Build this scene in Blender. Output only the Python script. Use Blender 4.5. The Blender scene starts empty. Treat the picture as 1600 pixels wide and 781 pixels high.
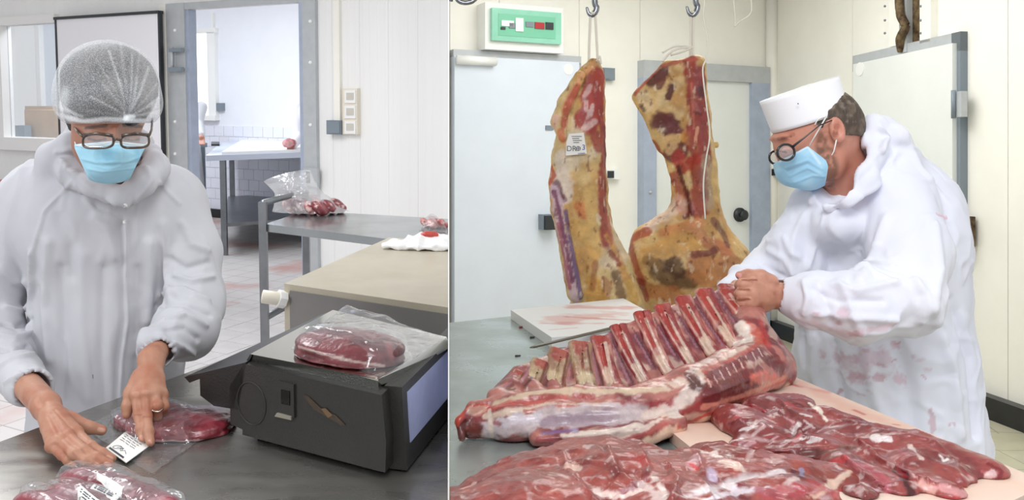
import bpy, bmesh, math, random
import numpy as np
from mathutils import Vector, Matrix, Euler
from mathutils.bvhtree import BVHTree
import openvdb

# ------------------------------------------------------------------ camera, sky, lamps, exposure
random.seed(4); np.random.seed(4)
SC = bpy.context.scene
COL = SC.collection
F, CX, HY, CZ = 1400.0, 701.0, 268.0, 1.45          # focal length in pixels, principal column, horizon row, eye height
TILT = math.atan(118.0 / 1400.0)                    # the packing room is seen with the camera pitched down: its floor plane is pitched instead
ct, st = math.cos(TILT), math.sin(TILT)
cd = bpy.data.cameras.new('camera'); cam = bpy.data.objects.new('camera', cd); COL.objects.link(cam)
cam.location = (0, 0, CZ); cam.rotation_euler = (math.pi / 2, 0, 0)
cd.sensor_width = 36.0; cd.lens = 36.0 * F / 1600.0
cd.shift_x = (800 - CX) / 1600.0; cd.shift_y = (HY - 390.5) / 1600.0
cd.clip_start = 0.05; SC.camera = cam
SC.view_settings.view_transform = 'Standard'; SC.view_settings.look = 'None'
SC.view_settings.gamma = 1.0; SC.view_settings.exposure = 0.30

w = bpy.data.worlds.new('sky'); SC.world = w; w.use_nodes = True
w.node_tree.nodes['Background'].inputs[0].default_value = (0.965, 0.98, 1.0, 1)
w.node_tree.nodes['Background'].inputs[1].default_value = 0.62

def area(name, loc, rot, sx, sy, power, col):
    l = bpy.data.lights.new(name, 'AREA'); l.shape = 'RECTANGLE'; l.size = sx; l.size_y = sy
    l.energy = power; l.color = col
    o = bpy.data.objects.new(name, l); COL.objects.link(o); o.location = loc; o.rotation_euler = rot
    return o
area('overhead_light', (-2.0, 3.6, 3.1), (0, 0, 0), 1.4, 2.2, 60, (0.97, 0.98, 1.0))
area('overhead_light', (1.5, 5.0, 3.2), (0, 0, 0), 1.8, 2.6, 54, (1.0, 0.995, 0.985))
area('overhead_light', (-2.6, 8.2, 3.5), (0, 0, 0), 1.8, 1.8, 20, (0.93, 0.95, 1.0))
area('added_front_light', (0.35, 0.2, 2.9), (math.radians(52), 0, math.radians(-35)), 1.2, 0.8, 26, (0.96, 0.98, 1.0))  # soft area light added above the camera; no window is built there
area('added_front_light', (-2.4, 0.4, 2.5), (math.radians(58), 0, math.radians(-48)), 1.0, 0.8, 22, (0.94, 0.97, 1.0))  # side light added to bring out the coat folds, with no window behind it

# ------------------------------------------------------------------ pixel rays of the photograph
def rayR(px, py): return Vector(((px - CX) / F, 1.0, (HY - py) / F))
def rayL(px, py):
    d = rayR(px, py); return Vector((d.x, d.y * ct + d.z * st, -d.y * st + d.z * ct))
EYE = Vector((0, 0, CZ))
def R(px, py, Y): d = rayR(px, py); return EYE + d * (Y / d.y)
def L(px, py, Y): d = rayL(px, py); return EYE + d * (Y / d.y)
def Rz(px, py, z): d = rayR(px, py); return EYE + d * ((z - CZ) / d.z)
def Lz(px, py, z): d = rayL(px, py); return EYE + d * ((z - CZ) / d.z)
ML = Matrix.Translation(EYE) @ Matrix.Rotation(TILT, 4, 'X') @ Matrix.Translation(-EYE)

# ------------------------------------------------------------------ colour and materials
def lin(c):
    if isinstance(c, str):
        c = c.lstrip('#'); c = [int(c[i:i + 2], 16) / 255 for i in (0, 2, 4)]
    return tuple((x / 12.92 if x <= 0.04045 else ((x + 0.055) / 1.055) ** 2.4) for x in c[:3])

def mat(name, col='#ffffff', rough=0.5, metal=0.0, spec=0.5, bump=0.0, bscale=40.0, var=0.0, vscale=6.0, col2=None,
        vcol=False, sss=0.0, aniso=None, stretch=(1, 1, 1), coat=0.0, emit=0.0, rvar=0.0, bdist=0.01):
    m = bpy.data.materials.new(name); m.use_nodes = True; nt = m.node_tree; N = nt.nodes; K = nt.links
    b = N['Principled BSDF']
    b.inputs['Roughness'].default_value = rough; b.inputs['Metallic'].default_value = metal
    b.inputs['Specular IOR Level'].default_value = spec
    b.inputs['Coat Weight'].default_value = coat; b.inputs['Coat Roughness'].default_value = 0.12
    tc = N.new('ShaderNodeTexCoord'); mp = N.new('ShaderNodeMapping'); mp.inputs['Scale'].default_value = stretch
    K.new(tc.outputs['Object'], mp.inputs['Vector'])
    base = None
    if vcol:
        a = N.new('ShaderNodeVertexColor'); a.layer_name = 'Col'; base = a.outputs['Color']
    if var > 0 or col2:
        n = N.new('ShaderNodeTexNoise'); n.inputs['Scale'].default_value = vscale; n.inputs['Detail'].default_value = 5
        n.inputs['Roughness'].default_value = 0.6
        K.new(mp.outputs['Vector'], n.inputs['Vector'])
        cr = N.new('ShaderNodeMapRange'); cr.inputs[1].default_value = 0.35; cr.inputs[2].default_value = 0.65
        K.new(n.outputs['Fac'], cr.inputs[0])
        if col2:
            mx = N.new('ShaderNodeMix'); mx.data_type = 'RGBA'
            K.new(cr.outputs[0], mx.inputs[0])
            if base: K.new(base, mx.inputs[6])
            else: mx.inputs[6].default_value = (*lin(col), 1)
            mx.inputs[7].default_value = (*lin(col2), 1); base = mx.outputs[2]
        else:
            mx = N.new('ShaderNodeMix'); mx.data_type = 'RGBA'; mx.blend_type = 'MULTIPLY'; mx.inputs[0].default_value = 1
            if base: K.new(base, mx.inputs[6])
            else: mx.inputs[6].default_value = (*lin(col), 1)
            g = N.new('ShaderNodeMapRange'); g.inputs[3].default_value = 1 - var; g.inputs[4].default_value = 1 + var * 0.4
            K.new(cr.outputs[0], g.inputs[0]); cc = N.new('ShaderNodeCombineColor')
            for i in range(3): K.new(g.outputs[0], cc.inputs[i])
            K.new(cc.outputs[0], mx.inputs[7]); base = mx.outputs[2]
    if base: K.new(base, b.inputs['Base Color'])
    else: b.inputs['Base Color'].default_value = (*lin(col), 1)
    if sss > 0:
        b.inputs['Subsurface Weight'].default_value = sss; b.inputs['Subsurface Radius'].default_value = (1, 0.35, 0.2)
        b.inputs['Subsurface Scale'].default_value = 0.01
    if bump > 0:
        n2 = N.new('ShaderNodeTexNoise'); n2.inputs['Scale'].default_value = bscale; n2.inputs['Detail'].default_value = 4
        K.new(mp.outputs['Vector'], n2.inputs['Vector'])
        bp = N.new('ShaderNodeBump'); bp.inputs['Strength'].default_value = bump; bp.inputs['Distance'].default_value = bdist
        K.new(n2.outputs['Fac'], bp.inputs['Height']); K.new(bp.outputs['Normal'], b.inputs['Normal'])
    if rvar > 0:
        n3 = N.new('ShaderNodeTexNoise'); n3.inputs['Scale'].default_value = vscale * 1.7; n3.inputs['Detail'].default_value = 6
        K.new(mp.outputs['Vector'], n3.inputs['Vector'])
        r3 = N.new('ShaderNodeMapRange'); r3.inputs[1].default_value = 0.3; r3.inputs[2].default_value = 0.7
        r3.inputs[3].default_value = max(0.02, rough - rvar); r3.inputs[4].default_value = rough + rvar
        K.new(n3.outputs['Fac'], r3.inputs[0]); K.new(r3.outputs[0], b.inputs['Roughness'])
    if emit > 0:
        b.inputs['Emission Color'].default_value = (*lin(col), 1); b.inputs['Emission Strength'].default_value = emit
    return m

def film(name, haze=0.16, tint='#f4f6fa', gloss=0.30, bump=0.5, bscale=30, rough=0.08):
    """thin clear plastic: mostly clear, with a glossy coat and a little milky haze"""
    m = bpy.data.materials.new(name); m.use_nodes = True; nt = m.node_tree; N = nt.nodes; K = nt.links
    N.remove(N['Principled BSDF']); out = N['Material Output']
    tr = N.new('ShaderNodeBsdfTransparent'); df = N.new('ShaderNodeBsdfDiffuse'); gl = N.new('ShaderNodeBsdfGlossy')
    df.inputs[0].default_value = (*lin(tint), 1); gl.inputs['Roughness'].default_value = rough
    tc = N.new('ShaderNodeTexCoord'); n = N.new('ShaderNodeTexNoise'); n.inputs['Scale'].default_value = bscale
    n.inputs['Detail'].default_value = 3; n.inputs['Distortion'].default_value = 1.5
    K.new(tc.outputs['Object'], n.inputs['Vector'])
    bp = N.new('ShaderNodeBump'); bp.inputs['Strength'].default_value = bump; bp.inputs['Distance'].default_value = 0.02
    K.new(n.outputs['Fac'], bp.inputs['Height'])
    for s in (df, gl): K.new(bp.outputs[0], s.inputs['Normal'])
    fr = N.new('ShaderNodeFresnel'); fr.inputs[0].default_value = 1.45; K.new(bp.outputs[0], fr.inputs['Normal'])
    ad = N.new('ShaderNodeMath'); ad.operation = 'MULTIPLY_ADD'; ad.inputs[1].default_value = 1.0; ad.inputs[2].default_value = gloss * 0.35
    ge = N.new('ShaderNodeNewGeometry'); bf = N.new('ShaderNodeMath'); bf.operation = 'SUBTRACT'; bf.inputs[0].default_value = 1; K.new(ge.outputs['Backfacing'], bf.inputs[1])
    mu = N.new('ShaderNodeMath'); mu.operation = 'MULTIPLY'; K.new(fr.outputs[0], mu.inputs[0]); K.new(bf.outputs[0], mu.inputs[1]); K.new(mu.outputs[0], ad.inputs[0])
    m1 = N.new('ShaderNodeMixShader'); m1.inputs[0].default_value = haze
    K.new(tr.outputs[0], m1.inputs[1]); K.new(df.outputs[0], m1.inputs[2])
    m2 = N.new('ShaderNodeMixShader'); K.new(ad.outputs[0], m2.inputs[0]); K.new(m1.outputs[0], m2.inputs[1]); K.new(gl.outputs[0], m2.inputs[2])
    K.new(m2.outputs[0], out.inputs['Surface'])
    return m

# ------------------------------------------------------------------ objects
def tag(o, label=None, cat=None, group=None, kind=None):
    if label: o['label'] = label
    if cat: o['category'] = cat
    if group: o['group'] = group
    if kind: o['kind'] = kind
    return o
LEFT = []                                            # top-level objects of the packing room
def thing(name, label, cat, loc, room, group=None):
    o = bpy.data.objects.new(name, None); COL.objects.link(o); o.location = loc; o.empty_display_size = 0.05
    tag(o, label, cat, group)
    if room == 'L': LEFT.append(o)
    return o
def link(name, me, m, parent=None, room=None, smooth=False):
    o = bpy.data.objects.new(name, me); COL.objects.link(o)
    if m is not None and not me.materials:
        me.materials.append(m)
    if smooth:
        me.polygons.foreach_set('use_smooth', [True] * len(me.polygons))
    if parent is not None:
        o.parent = parent
        if parent.type == 'EMPTY': o.location = -parent.location
    elif room == 'L': LEFT.append(o)
    return o
def bm_me(bm, name='mesh'):
    bmesh.ops.recalc_face_normals(bm, faces=bm.faces[:])
    me = bpy.data.meshes.new(name); bm.to_mesh(me); bm.free(); return me
def bevel(bm, w, seg=2, ang=0.5):
    if w > 0:
        es = [e for e in bm.edges if len(e.link_faces) == 2 and e.calc_face_angle(0) > ang]
        bmesh.ops.bevel(bm, geom=es, offset=w, segments=seg, profile=0.5, affect='EDGES', clamp_overlap=True)
def hull8(bm, lo, hi):
    """prism between two rings of equal length"""
    n = len(lo); a = [bm.verts.new(p) for p in lo]; b = [bm.verts.new(p) for p in hi]
    bm.faces.new(a[::-1]); bm.faces.new(b)
    for i in range(n): bm.faces.new((a[i], a[(i + 1) % n], b[(i + 1) % n], b[i]))
def prism(poly, z0, z1, bev=0.0, seg=2):
    bm = bmesh.new(); hull8(bm, [(p[0], p[1], z0) for p in poly], [(p[0], p[1], z1) for p in poly]); bevel(bm, bev, seg); return bm
def ext(pts, v, bev=0.0, seg=2):
    """closed polygon of 3-D points extruded by a vector"""
    bm = bmesh.new(); v = Vector(v); hull8(bm, [Vector(p) for p in pts], [Vector(p) + v for p in pts]); bevel(bm, bev, seg); return bm
def tube(pts, r, n=10, closed=False, bm=None, flat=1.0):
    own = bm is None
    if own: bm = bmesh.new()
    pts = [Vector(p) for p in pts]; rs = r if isinstance(r, (list, tuple)) else [r] * len(pts)
    rings = []; up = Vector((0.13, 0.31, 0.94)); N = len(pts)
    for i, p in enumerate(pts):
        if closed: t = pts[(i + 1) % N] - pts[i - 1]
        else: t = pts[min(i + 1, N - 1)] - pts[max(i - 1, 0)]
        t.normalize()
        a = t.cross(up)
        if a.length < 0.05: a = t.cross(Vector((1, 0, 0)))
        a.normalize(); b = t.cross(a).normalized()
        rings.append([bm.verts.new(p + (a * math.cos(2 * math.pi * k / n) + b * flat * math.sin(2 * math.pi * k / n)) * rs[i]) for k in range(n)])
    for i in range(N if closed else N - 1):
        A, B = rings[i], rings[(i + 1) % N]
        for k in range(n): bm.faces.new((A[k], A[(k + 1) % n], B[(k + 1) % n], B[k]))
    if not closed: bm.faces.new(rings[0][::-1]); bm.faces.new(rings[-1])
    return bm
def clipx(o, x=-0.0015, side=-1):
    """end a mesh at the partition sheet it butts against (mesh is in room coordinates)"""
    bm = bmesh.new(); bm.from_mesh(o.data)
    g = bm.verts[:] + bm.edges[:] + bm.faces[:]
    r = bmesh.ops.bisect_plane(bm, geom=g, dist=1e-5, plane_co=(x, 0, 0), plane_no=(1, 0, 0), clear_outer=side < 0, clear_inner=side > 0)
    es = [e for e in r['geom_cut'] if isinstance(e, bmesh.types.BMEdge)]
    if es:
        try: bmesh.ops.holes_fill(bm, edges=es)
        except Exception: pass
    bm.to_mesh(o.data); bm.free(); return o
def smooth_path(pts, n=6):
    pts = [Vector(p) for p in pts]; out = []
    for i in range(len(pts) - 1):
        p0 = pts[max(i - 1, 0)]; p1 = pts[i]; p2 = pts[i + 1]; p3 = pts[min(i + 2, len(pts) - 1)]
        for k in range(n):
            t = k / n
            out.append(0.5 * ((2 * p1) + (p2 - p0) * t + (2 * p0 - 5 * p1 + 4 * p2 - p3) * t * t + (3 * p1 - p0 - 3 * p2 + p3) * t ** 3))
    out.append(pts[-1]); return out

class Plane:
    """vertical plane through a ground point along a direction; addressed by pixels"""
    def __init__(s, p, d, room):
        s.p = Vector((p[0], p[1], 0)); s.d = Vector((d[0], d[1], 0)).normalized(); s.n = Vector((s.d.y, -s.d.x, 0)); s.room = room
        if s.n.y > 0: s.n = -s.n
        s.ray = rayL if room == 'L' else rayR
    def hit(s, px, py):
        r = s.ray(px, py); t = (s.p - EYE).dot(s.n) / r.dot(s.n); q = EYE + r * t
        return (q - s.p).dot(s.d), q.z
    def at(s, u, z, dep=0.0): q = s.p + s.d * u + s.n * dep; return Vector((q.x, q.y, z))
    def px(s, px, py, dep=0.0):
        u, z = s.hit(px, py); return s.at(u, z, dep)
    def box(s, u0, u1, z0, z1, d0, d1, bev=0.0):
        return ext([s.at(u0, z0, d0), s.at(u1, z0, d0), s.at(u1, z1, d0), s.at(u0, z1, d0)], s.n * (d1 - d0), bev)
    def pbox(s, x0, y0, x1, y1, d0, d1, bev=0.0):
        """box over the pixel rectangle, seen on the plane moved out by d1"""
        q = Plane(s.p + s.n * d1, s.d, s.room); u0, za = q.hit(x0, (y0 + y1) / 2); u1, _ = q.hit(x1, (y0 + y1) / 2)
        _, zt = q.hit((x0 + x1) / 2, y0); _, zb = q.hit((x0 + x1) / 2, y1)
        return s.box(min(u0, u1), max(u0, u1), zb, zt, d0, d1, bev)
    def text(s, txt, x0, y, size_px, dep, m, parent, name='lettering', room=None):
        cu = bpy.data.curves.new('text', 'FONT'); cu.body = txt; cu.extrude = 0.0004
        q = s.px(x0, y, dep); u, _ = s.hit(x0, y); Y = q.y; cu.size = size_px * Y / F / 0.72
        o = bpy.data.objects.new('tmp', cu); COL.objects.link(o)
        dg = bpy.context.evaluated_depsgraph_get(); me = bpy.data.meshes.new_from_object(o.evaluated_get(dg)); bpy.data.objects.remove(o)
        d = s.d if s.d.x > 0 else -s.d
        M = Matrix(((d.x, 0, s.n.x, q.x), (d.y, 0, s.n.y, q.y), (0, 1, 0, q.z), (0, 0, 0, 1))); me.transform(M)
        return link(name, me, m, parent)

# ------------------------------------------------------------------ noise
def _h(ix, iy, iz):
    h = (ix.astype(np.uint32) * np.uint32(374761393) + iy.astype(np.uint32) * np.uint32(668265263) + iz.astype(np.uint32) * np.uint32(2147483647 - 1274126177))
    h = (h ^ (h >> np.uint32(13))) * np.uint32(1274126177); h = h ^ (h >> np.uint32(16))
    return (h & np.uint32(0xffff)).astype(np.float32) / 32767.5 - 1.0
def noise(P, s=1.0, off=0.0):
    P = P * s + 100.0 + off; i = np.floor(P).astype(np.int64); f = (P - i).astype(np.float32); f = f * f * (3 - 2 * f)
    r = 0
    for dx in (0, 1):
        wx = f[:, 0] if dx else 1 - f[:, 0]
        for dy in (0, 1):
            wy = f[:, 1] if dy else 1 - f[:, 1]
            for dz in (0, 1):
                wz = f[:, 2] if dz else 1 - f[:, 2]
                r = r + wx * wy * wz * _h(i[:, 0] + dx, i[:, 1] + dy, i[:, 2] + dz)
    return r
def fbm(P, s=1.0, o=3, off=0.0):
    a, r = 1.0, 0
    for k in range(o): r = r + a * noise(P, s * 2 ** k, off + 17.3 * k); a *= 0.5
    return r / 1.6

# ------------------------------------------------------------------ solids from distance fields
class Sdf:
    def __init__(s, lo, hi, h):
        s.lo = np.array(lo, float); s.h = h; s.n = np.ceil((np.array(hi, float) - s.lo) / h).astype(int) + 1
        s.ax = [np.float32(s.lo[i]) + np.arange(s.n[i], dtype=np.float32) * np.float32(h) for i in range(3)]
        s.d = np.full(tuple(s.n), 0.05, np.float32)
    def blk(s, lo, hi, m):
        sl = []
        for i in range(3):
            a = int(max(0, math.floor((lo[i] - m - s.lo[i]) / s.h))); b = int(min(s.n[i], math.ceil((hi[i] + m - s.lo[i]) / s.h) + 1))
            if b <= a: return None
            sl.append(slice(a, b))
        X = s.ax[0][sl[0]][:, None, None]; Y = s.ax[1][sl[1]][None, :, None]; Z = s.ax[2][sl[2]][None, None, :]
        return tuple(sl), X, Y, Z
    def put(s, sl, v, k, sub):
        d = s.d[sl]
        if sub: d = -d
        if k > 0:
            h = np.clip(0.5 + 0.5 * (d - v) / k, 0, 1); r = d * (1 - h) + v * h - k * h * (1 - h)
        else: r = np.minimum(d, v)
        s.d[sl] = -r if sub else r
    def cone(s, a, b, ra, rb, k=0.01, sub=False, fl=None):
        """round cone from a to b; fl=(axis, factor) flattens it"""
        a = np.array(a, float); b = np.array(b, float); R_ = max(ra, rb)
        q = s.blk(np.minimum(a, b) - R_ * 1.05, np.maximum(a, b) + R_ * 1.05, k + 3 * s.h)
        if q is None: return s
        sl, X, Y, Z = q; v = b - a; L2 = float(v @ v) + 1e-12
        px, py, pz = X - np.float32(a[0]), Y - np.float32(a[1]), Z - np.float32(a[2])
        t = np.clip((px * np.float32(v[0]) + py * np.float32(v[1]) + pz * np.float32(v[2])) / np.float32(L2), 0, 1)
        dx, dy, dz = px - t * np.float32(v[0]), py - t * np.float32(v[1]), pz - t * np.float32(v[2])
        if fl is not None:
            ax, fa = fl
            if ax == 0: dx = dx / fa
            elif ax == 1: dy = dy / fa
            else: dz = dz / fa
        d = np.sqrt(dx * dx + dy * dy + dz * dz) - (ra + t * (rb - ra))
        s.put(sl, d.astype(np.float32), k, sub); return s
    def chain(s, pts, rs, k=0.01, sub=False, fl=None):
        if not isinstance(rs, (list, tuple)): rs = [rs] * len(pts)
        for i in range(len(pts) - 1): s.cone(pts[i], pts[i + 1], rs[i], rs[i + 1], k, sub, fl)
        return s
    def ell(s, c, r, rot=None, k=0.01, sub=False):
        c = np.array(c, float); m = max(r); q = s.blk(c - m, c + m, k + 3 * s.h)
        if q is None: return s
        sl, X, Y, Z = q; x, y, z = X - np.float32(c[0]), Y - np.float32(c[1]), Z - np.float32(c[2])
        if rot is not None:
            M = np.array(Euler(rot).to_matrix().transposed(), np.float32)
            x, y, z = (M[i, 0] * x + M[i, 1] * y + M[i, 2] * z for i in range(3))
        k0 = np.sqrt((x / r[0]) ** 2 + (y / r[1]) ** 2 + (z / r[2]) ** 2); k1 = np.sqrt((x / r[0] ** 2) ** 2 + (y / r[1] ** 2) ** 2 + (z / r[2] ** 2) ** 2)
        s.put(sl, (k0 * (k0 - 1) / np.maximum(k1, 1e-6)).astype(np.float32), k, sub); return s
    def cut(s, p, n, k=0.0):
        """keep the side of the plane opposite to n"""
        n = Vector(n).normalized(); X = s.ax[0][:, None, None]; Y = s.ax[1][None, :, None]; Z = s.ax[2][None, None, :]
        v = (X - p[0]) * n.x + (Y - p[1]) * n.y + (Z - p[2]) * n.z
        if k > 0:
            a, b = -s.d, -v; h = np.clip(0.5 + 0.5 * (a - b) / k, 0, 1); s.d = -(a * (1 - h) + b * h - k * h * (1 - h))
        else: s.d = np.maximum(s.d, v)
        s.d = s.d.astype(np.float32); return s
    def mesh(s, flip=False):
        d = s.d.copy(); d[0] = d[-1] = 0.05; d[:, 0] = d[:, -1] = 0.05; d[:, :, 0] = d[:, :, -1] = 0.05
        g = openvdb.FloatGrid(background=0.05); g.copyFromArray(np.clip(d, -0.05, 0.05)); p, t, q = g.convertToPolygons(isovalue=0.0)
        return Body(p * s.h + s.lo, q[:, ::-1].copy())

class Body:
    """a mesh in numpy that is shaped, painted and then linked"""
    def __init__(s, P, Q): s.P = P.astype(np.float64); s.Q = Q; s.C = None; s._b = None
    def normals(s):
        a, b, c, d = (s.P[s.Q[:, i]] for i in range(4)); n = np.cross(c - a, d - b); N = np.zeros_like(s.P)
        for i in range(4):
            for j in range(3): N[:, j] += np.bincount(s.Q[:, i], n[:, j], len(s.P))
        N /= np.maximum(np.linalg.norm(N, axis=1), 1e-9)[:, None]; return N
    def move(s, off): s.P += s.normals() * off[:, None]; s._b = None; return s
    def rough(s, amp, sc, o=3, stretch=(1, 1, 1), off=0.0): return s.move(amp * fbm(s.P * np.array(stretch), sc, o, off))
    def soften(s, it=2):
        for _ in range(it):
            A = np.zeros_like(s.P); cnt = np.zeros(len(s.P))
            for i in range(4):
                for k in (1, 3):
                    src = s.P[s.Q[:, (i + k) % 4]]
                    for j in range(3): A[:, j] += np.bincount(s.Q[:, i], src[:, j], len(s.P))
                    cnt += np.bincount(s.Q[:, i], minlength=len(s.P))
            s.P = 0.5 * s.P + 0.5 * A / np.maximum(cnt, 1)[:, None]
        s._b = None; return s
    def bvh(s):
        if s._b is None: s._b = BVHTree.FromPolygons([tuple(p) for p in s.P], [tuple(int(i) for i in q) for q in s.Q])
        return s._b
    def dist(s, pts, ray):
        """distance of every vertex to a line drawn on the surface, in pixels"""
        H = []; t = s.bvh()
        n = 1 if len(pts) == 1 else 4
        pp = []
        for i in range(len(pts) - 1):
            for k in range(n): pp.append((pts[i][0] + (pts[i + 1][0] - pts[i][0]) * k / n, pts[i][1] + (pts[i + 1][1] - pts[i][1]) * k / n))
        pp.append(pts[-1])
        for p in pp:
            r = ray(p[0], p[1]); h = t.ray_cast(EYE, r.normalized())
            if h[0] is not None: H.append(np.array(h[0]))
        if not H: return None
        D = np.full(len(s.P), 1e9); Y = np.mean([h[1] for h in H])
        if len(H) == 1: D = np.linalg.norm(s.P - H[0], axis=1)
        for i in range(len(H) - 1):
            a, b = H[i], H[i + 1]; v = b - a
            if v @ v > 0.02: continue
            tt = np.clip((s.P - a) @ v / (v @ v + 1e-12), 0, 1); D = np.minimum(D, np.linalg.norm(s.P - a - tt[:, None] * v, axis=1))
        return D * F / Y
    def relief(s, strokes, ray):
        """(points, radius px, height mm): folds, creases, seams"""
        T = np.zeros(len(s.P))
        for pts, r, h in strokes:
            D = s.dist(pts, ray)
            if D is not None: T += 0.001 * h * np.exp(-(D / r) ** 2)
        return s.move(T)
    def base(s, c1, c2=None, sc=10, o=4, stretch=(1, 1, 1), th=0.0, sharp=3.0, off=0.0):
        s.C = np.tile(np.array(lin(c1)), (len(s.P), 1)).astype(float)
        if c2: s.blend(c2, np.clip((fbm(s.P * np.array(stretch), sc, o, off) - th) * sharp + 0.5, 0, 1))
        return s
    def blend(s, c, a): s.C = s.C * (1 - a[:, None]) + np.array(lin(c)) * a[:, None]; return s
    def patch(s, c, sc, th, sharp=4.0, op=1.0, stretch=(1, 1, 1), off=0.0, o=4):
        return s.blend(c, op * np.clip((fbm(s.P * np.array(stretch), sc, o, off) - th) * sharp, 0, 1))
    def paint(s, strokes, ray, warp=0.35, sc=45):
        W = fbm(s.P, sc, 3, 5.0); W2 = fbm(s.P, sc * 3, 2, 9.0)
        for st_ in strokes:
            pts, r, c = st_[:3]; op = st_[3] if len(st_) > 3 else 0.9; soft = st_[4] if len(st_) > 4 else 0.45
            D = s.dist(pts, ray)
            if D is None: continue
            D = D + (W + 0.5 * W2) * r * warp * 1.6
            s.blend(c, op * np.clip((r - D) / (r * soft) + 0.5, 0, 1))
        return s
    def link(s, name, m, parent=None, room=None):
        me = bpy.data.meshes.new(name); n = len(s.Q)
        me.vertices.add(len(s.P)); me.vertices.foreach_set('co', s.P.astype(np.float32).ravel())
        me.loops.add(n * 4); me.loops.foreach_set('vertex_index', s.Q.astype(np.int32).ravel())
        me.polygons.add(n); me.polygons.foreach_set('loop_start', np.arange(0, n * 4, 4, dtype=np.int32))
        me.polygons.foreach_set('use_smooth', np.ones(n, bool)); me.update(calc_edges=True)
        if s.C is not None:
            ca = me.color_attributes.new('Col', 'FLOAT_COLOR', 'POINT')
            ca.data.foreach_set('color', np.concatenate([np.clip(s.C, 0, 1), np.ones((len(s.P), 1))], 1).astype(np.float32).ravel())
        return link(name, me, m, parent, room)
def bounds(pts, m):
    a = np.array([tuple(p) for p in pts]); return a.min(0) - m, a.max(0) + m
def grid(fn, nu, nv, closed_u=False):
    """sheet from fn(u,v)->point"""
    P = np.array([tuple(fn(i / (nu - (0 if closed_u else 1)), j / (nv - 1))) for i in range(nu) for j in range(nv)])
    Q = [(i * nv + j, ((i + 1) % nu) * nv + j, ((i + 1) % nu) * nv + j + 1, i * nv + j + 1) for i in range(nu if closed_u else nu - 1) for j in range(nv - 1)]
    return Body(P, np.array(Q))
# ------------------------------------------------------------------ materials
M = {}
M['panel_ivory'] = mat('panel_ivory', '#f6f4eb', 0.42, var=0.03, vscale=3, bump=0.06, bscale=3)
M['panel_left'] = mat('panel_left', '#f3f3f2', 0.42, var=0.03, vscale=3, bump=0.05, bscale=60, stretch=(1, 1, 0.01))
M['door_grey'] = mat('door_grey', '#e6e9e6', 0.35, var=0.03, vscale=3)
M['panel_blue'] = mat('panel_blue', '#dfe7f2', 0.35, var=0.03, vscale=3)
M['far_wall'] = mat('far_wall', '#eef0f8', 0.4, var=0.02, vscale=4)
M['galv'] = mat('galvanised', '#bcc0c3', 0.42, 0.2, var=0.06, vscale=14, bump=0.1, bscale=30)
M['grey_blue'] = mat('grey_paint', '#acb7cb', 0.4, 0.1, var=0.08, vscale=9)
M['white_pl'] = mat('white_plastic', '#f2f2f0', 0.35)
M['cream_pl'] = mat('cream_plastic', '#e6dfcf', 0.4)
M['grey_pl'] = mat('grey_plastic', '#7f8a94', 0.45)
M['dark_pl'] = mat('dark_plastic', '#2b2f33', 0.4)
M['black'] = mat('black_trim', '#17181a', 0.35, var=0.3, vscale=12)
M['rust'] = mat('rusty_steel', '#7d6a4a', 0.7, 0.2, col2='#3c2618', vscale=22, bump=0.3)
M['green_gl'] = mat('green_cover', '#93d6bd', 0.15, var=0.05, vscale=10, coat=0.5)
M['steel'] = mat('brushed_steel', '#9ba0a0', 0.26, 0.85, var=0.12, vscale=5, bump=0.05, bscale=25, stretch=(1, 6, 1), rvar=0.1)
M['steel_r'] = mat('worn_steel_top', '#9a9791', 0.30, 0.80, var=0.07, vscale=4, bump=0.015, bscale=18, stretch=(1, 3, 1), rvar=0.13)
M['steel_d'] = mat('steel_tube', '#85888c', 0.35, 0.8, var=0.15, vscale=9)
M['chrome'] = mat('polished_steel', '#e2e2dc', 0.07, 1.0, bump=0.05, bscale=9)
M['hook'] = mat('hook_steel', '#90939a', 0.22, 1.0, var=0.3, vscale=60)
M['beige_st'] = mat('beige_steel', '#c4bca9', 0.38, 0.3, var=0.09, vscale=4, bump=0.05, bscale=5, rvar=0.08)
M['mach_side'] = mat('machine_side', '#8f8d8a', 0.4, 0.6, var=0.08, vscale=5)
M['grout'] = mat('grout', '#a8a6a4', 0.8)
M['tile_l'] = mat('tile_pale', '#cbc8c8', 0.32, var=0.10, vscale=6, bump=0.05, bscale=50)
M['tile_l2'] = mat('tile_stained', '#cfcaca', 0.3, col2='#c69a94', vscale=5)
M['tile_r'] = mat('tile_yellow', '#bdb9a0', 0.35, var=0.10, vscale=6)
M['paper'] = mat('paper', '#f4f3ef', 0.6)
M['ink'] = mat('ink', '#3a3f4c', 0.7)
M['rope'] = mat('rope', '#ece6da', 0.8, bump=0.4, bscale=300)
M['card'] = mat('cardboard', '#c2a384', 0.8, var=0.1)
M['glass'] = film('window_glass', 0.10, '#cfdbe8', 0.25, bump=0.0)
M['bright'] = mat('daylit_pane', '#ffffff', 0.5, emit=1.3)
M['red'] = mat('red_plastic', '#b0232c', 0.4)

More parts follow.
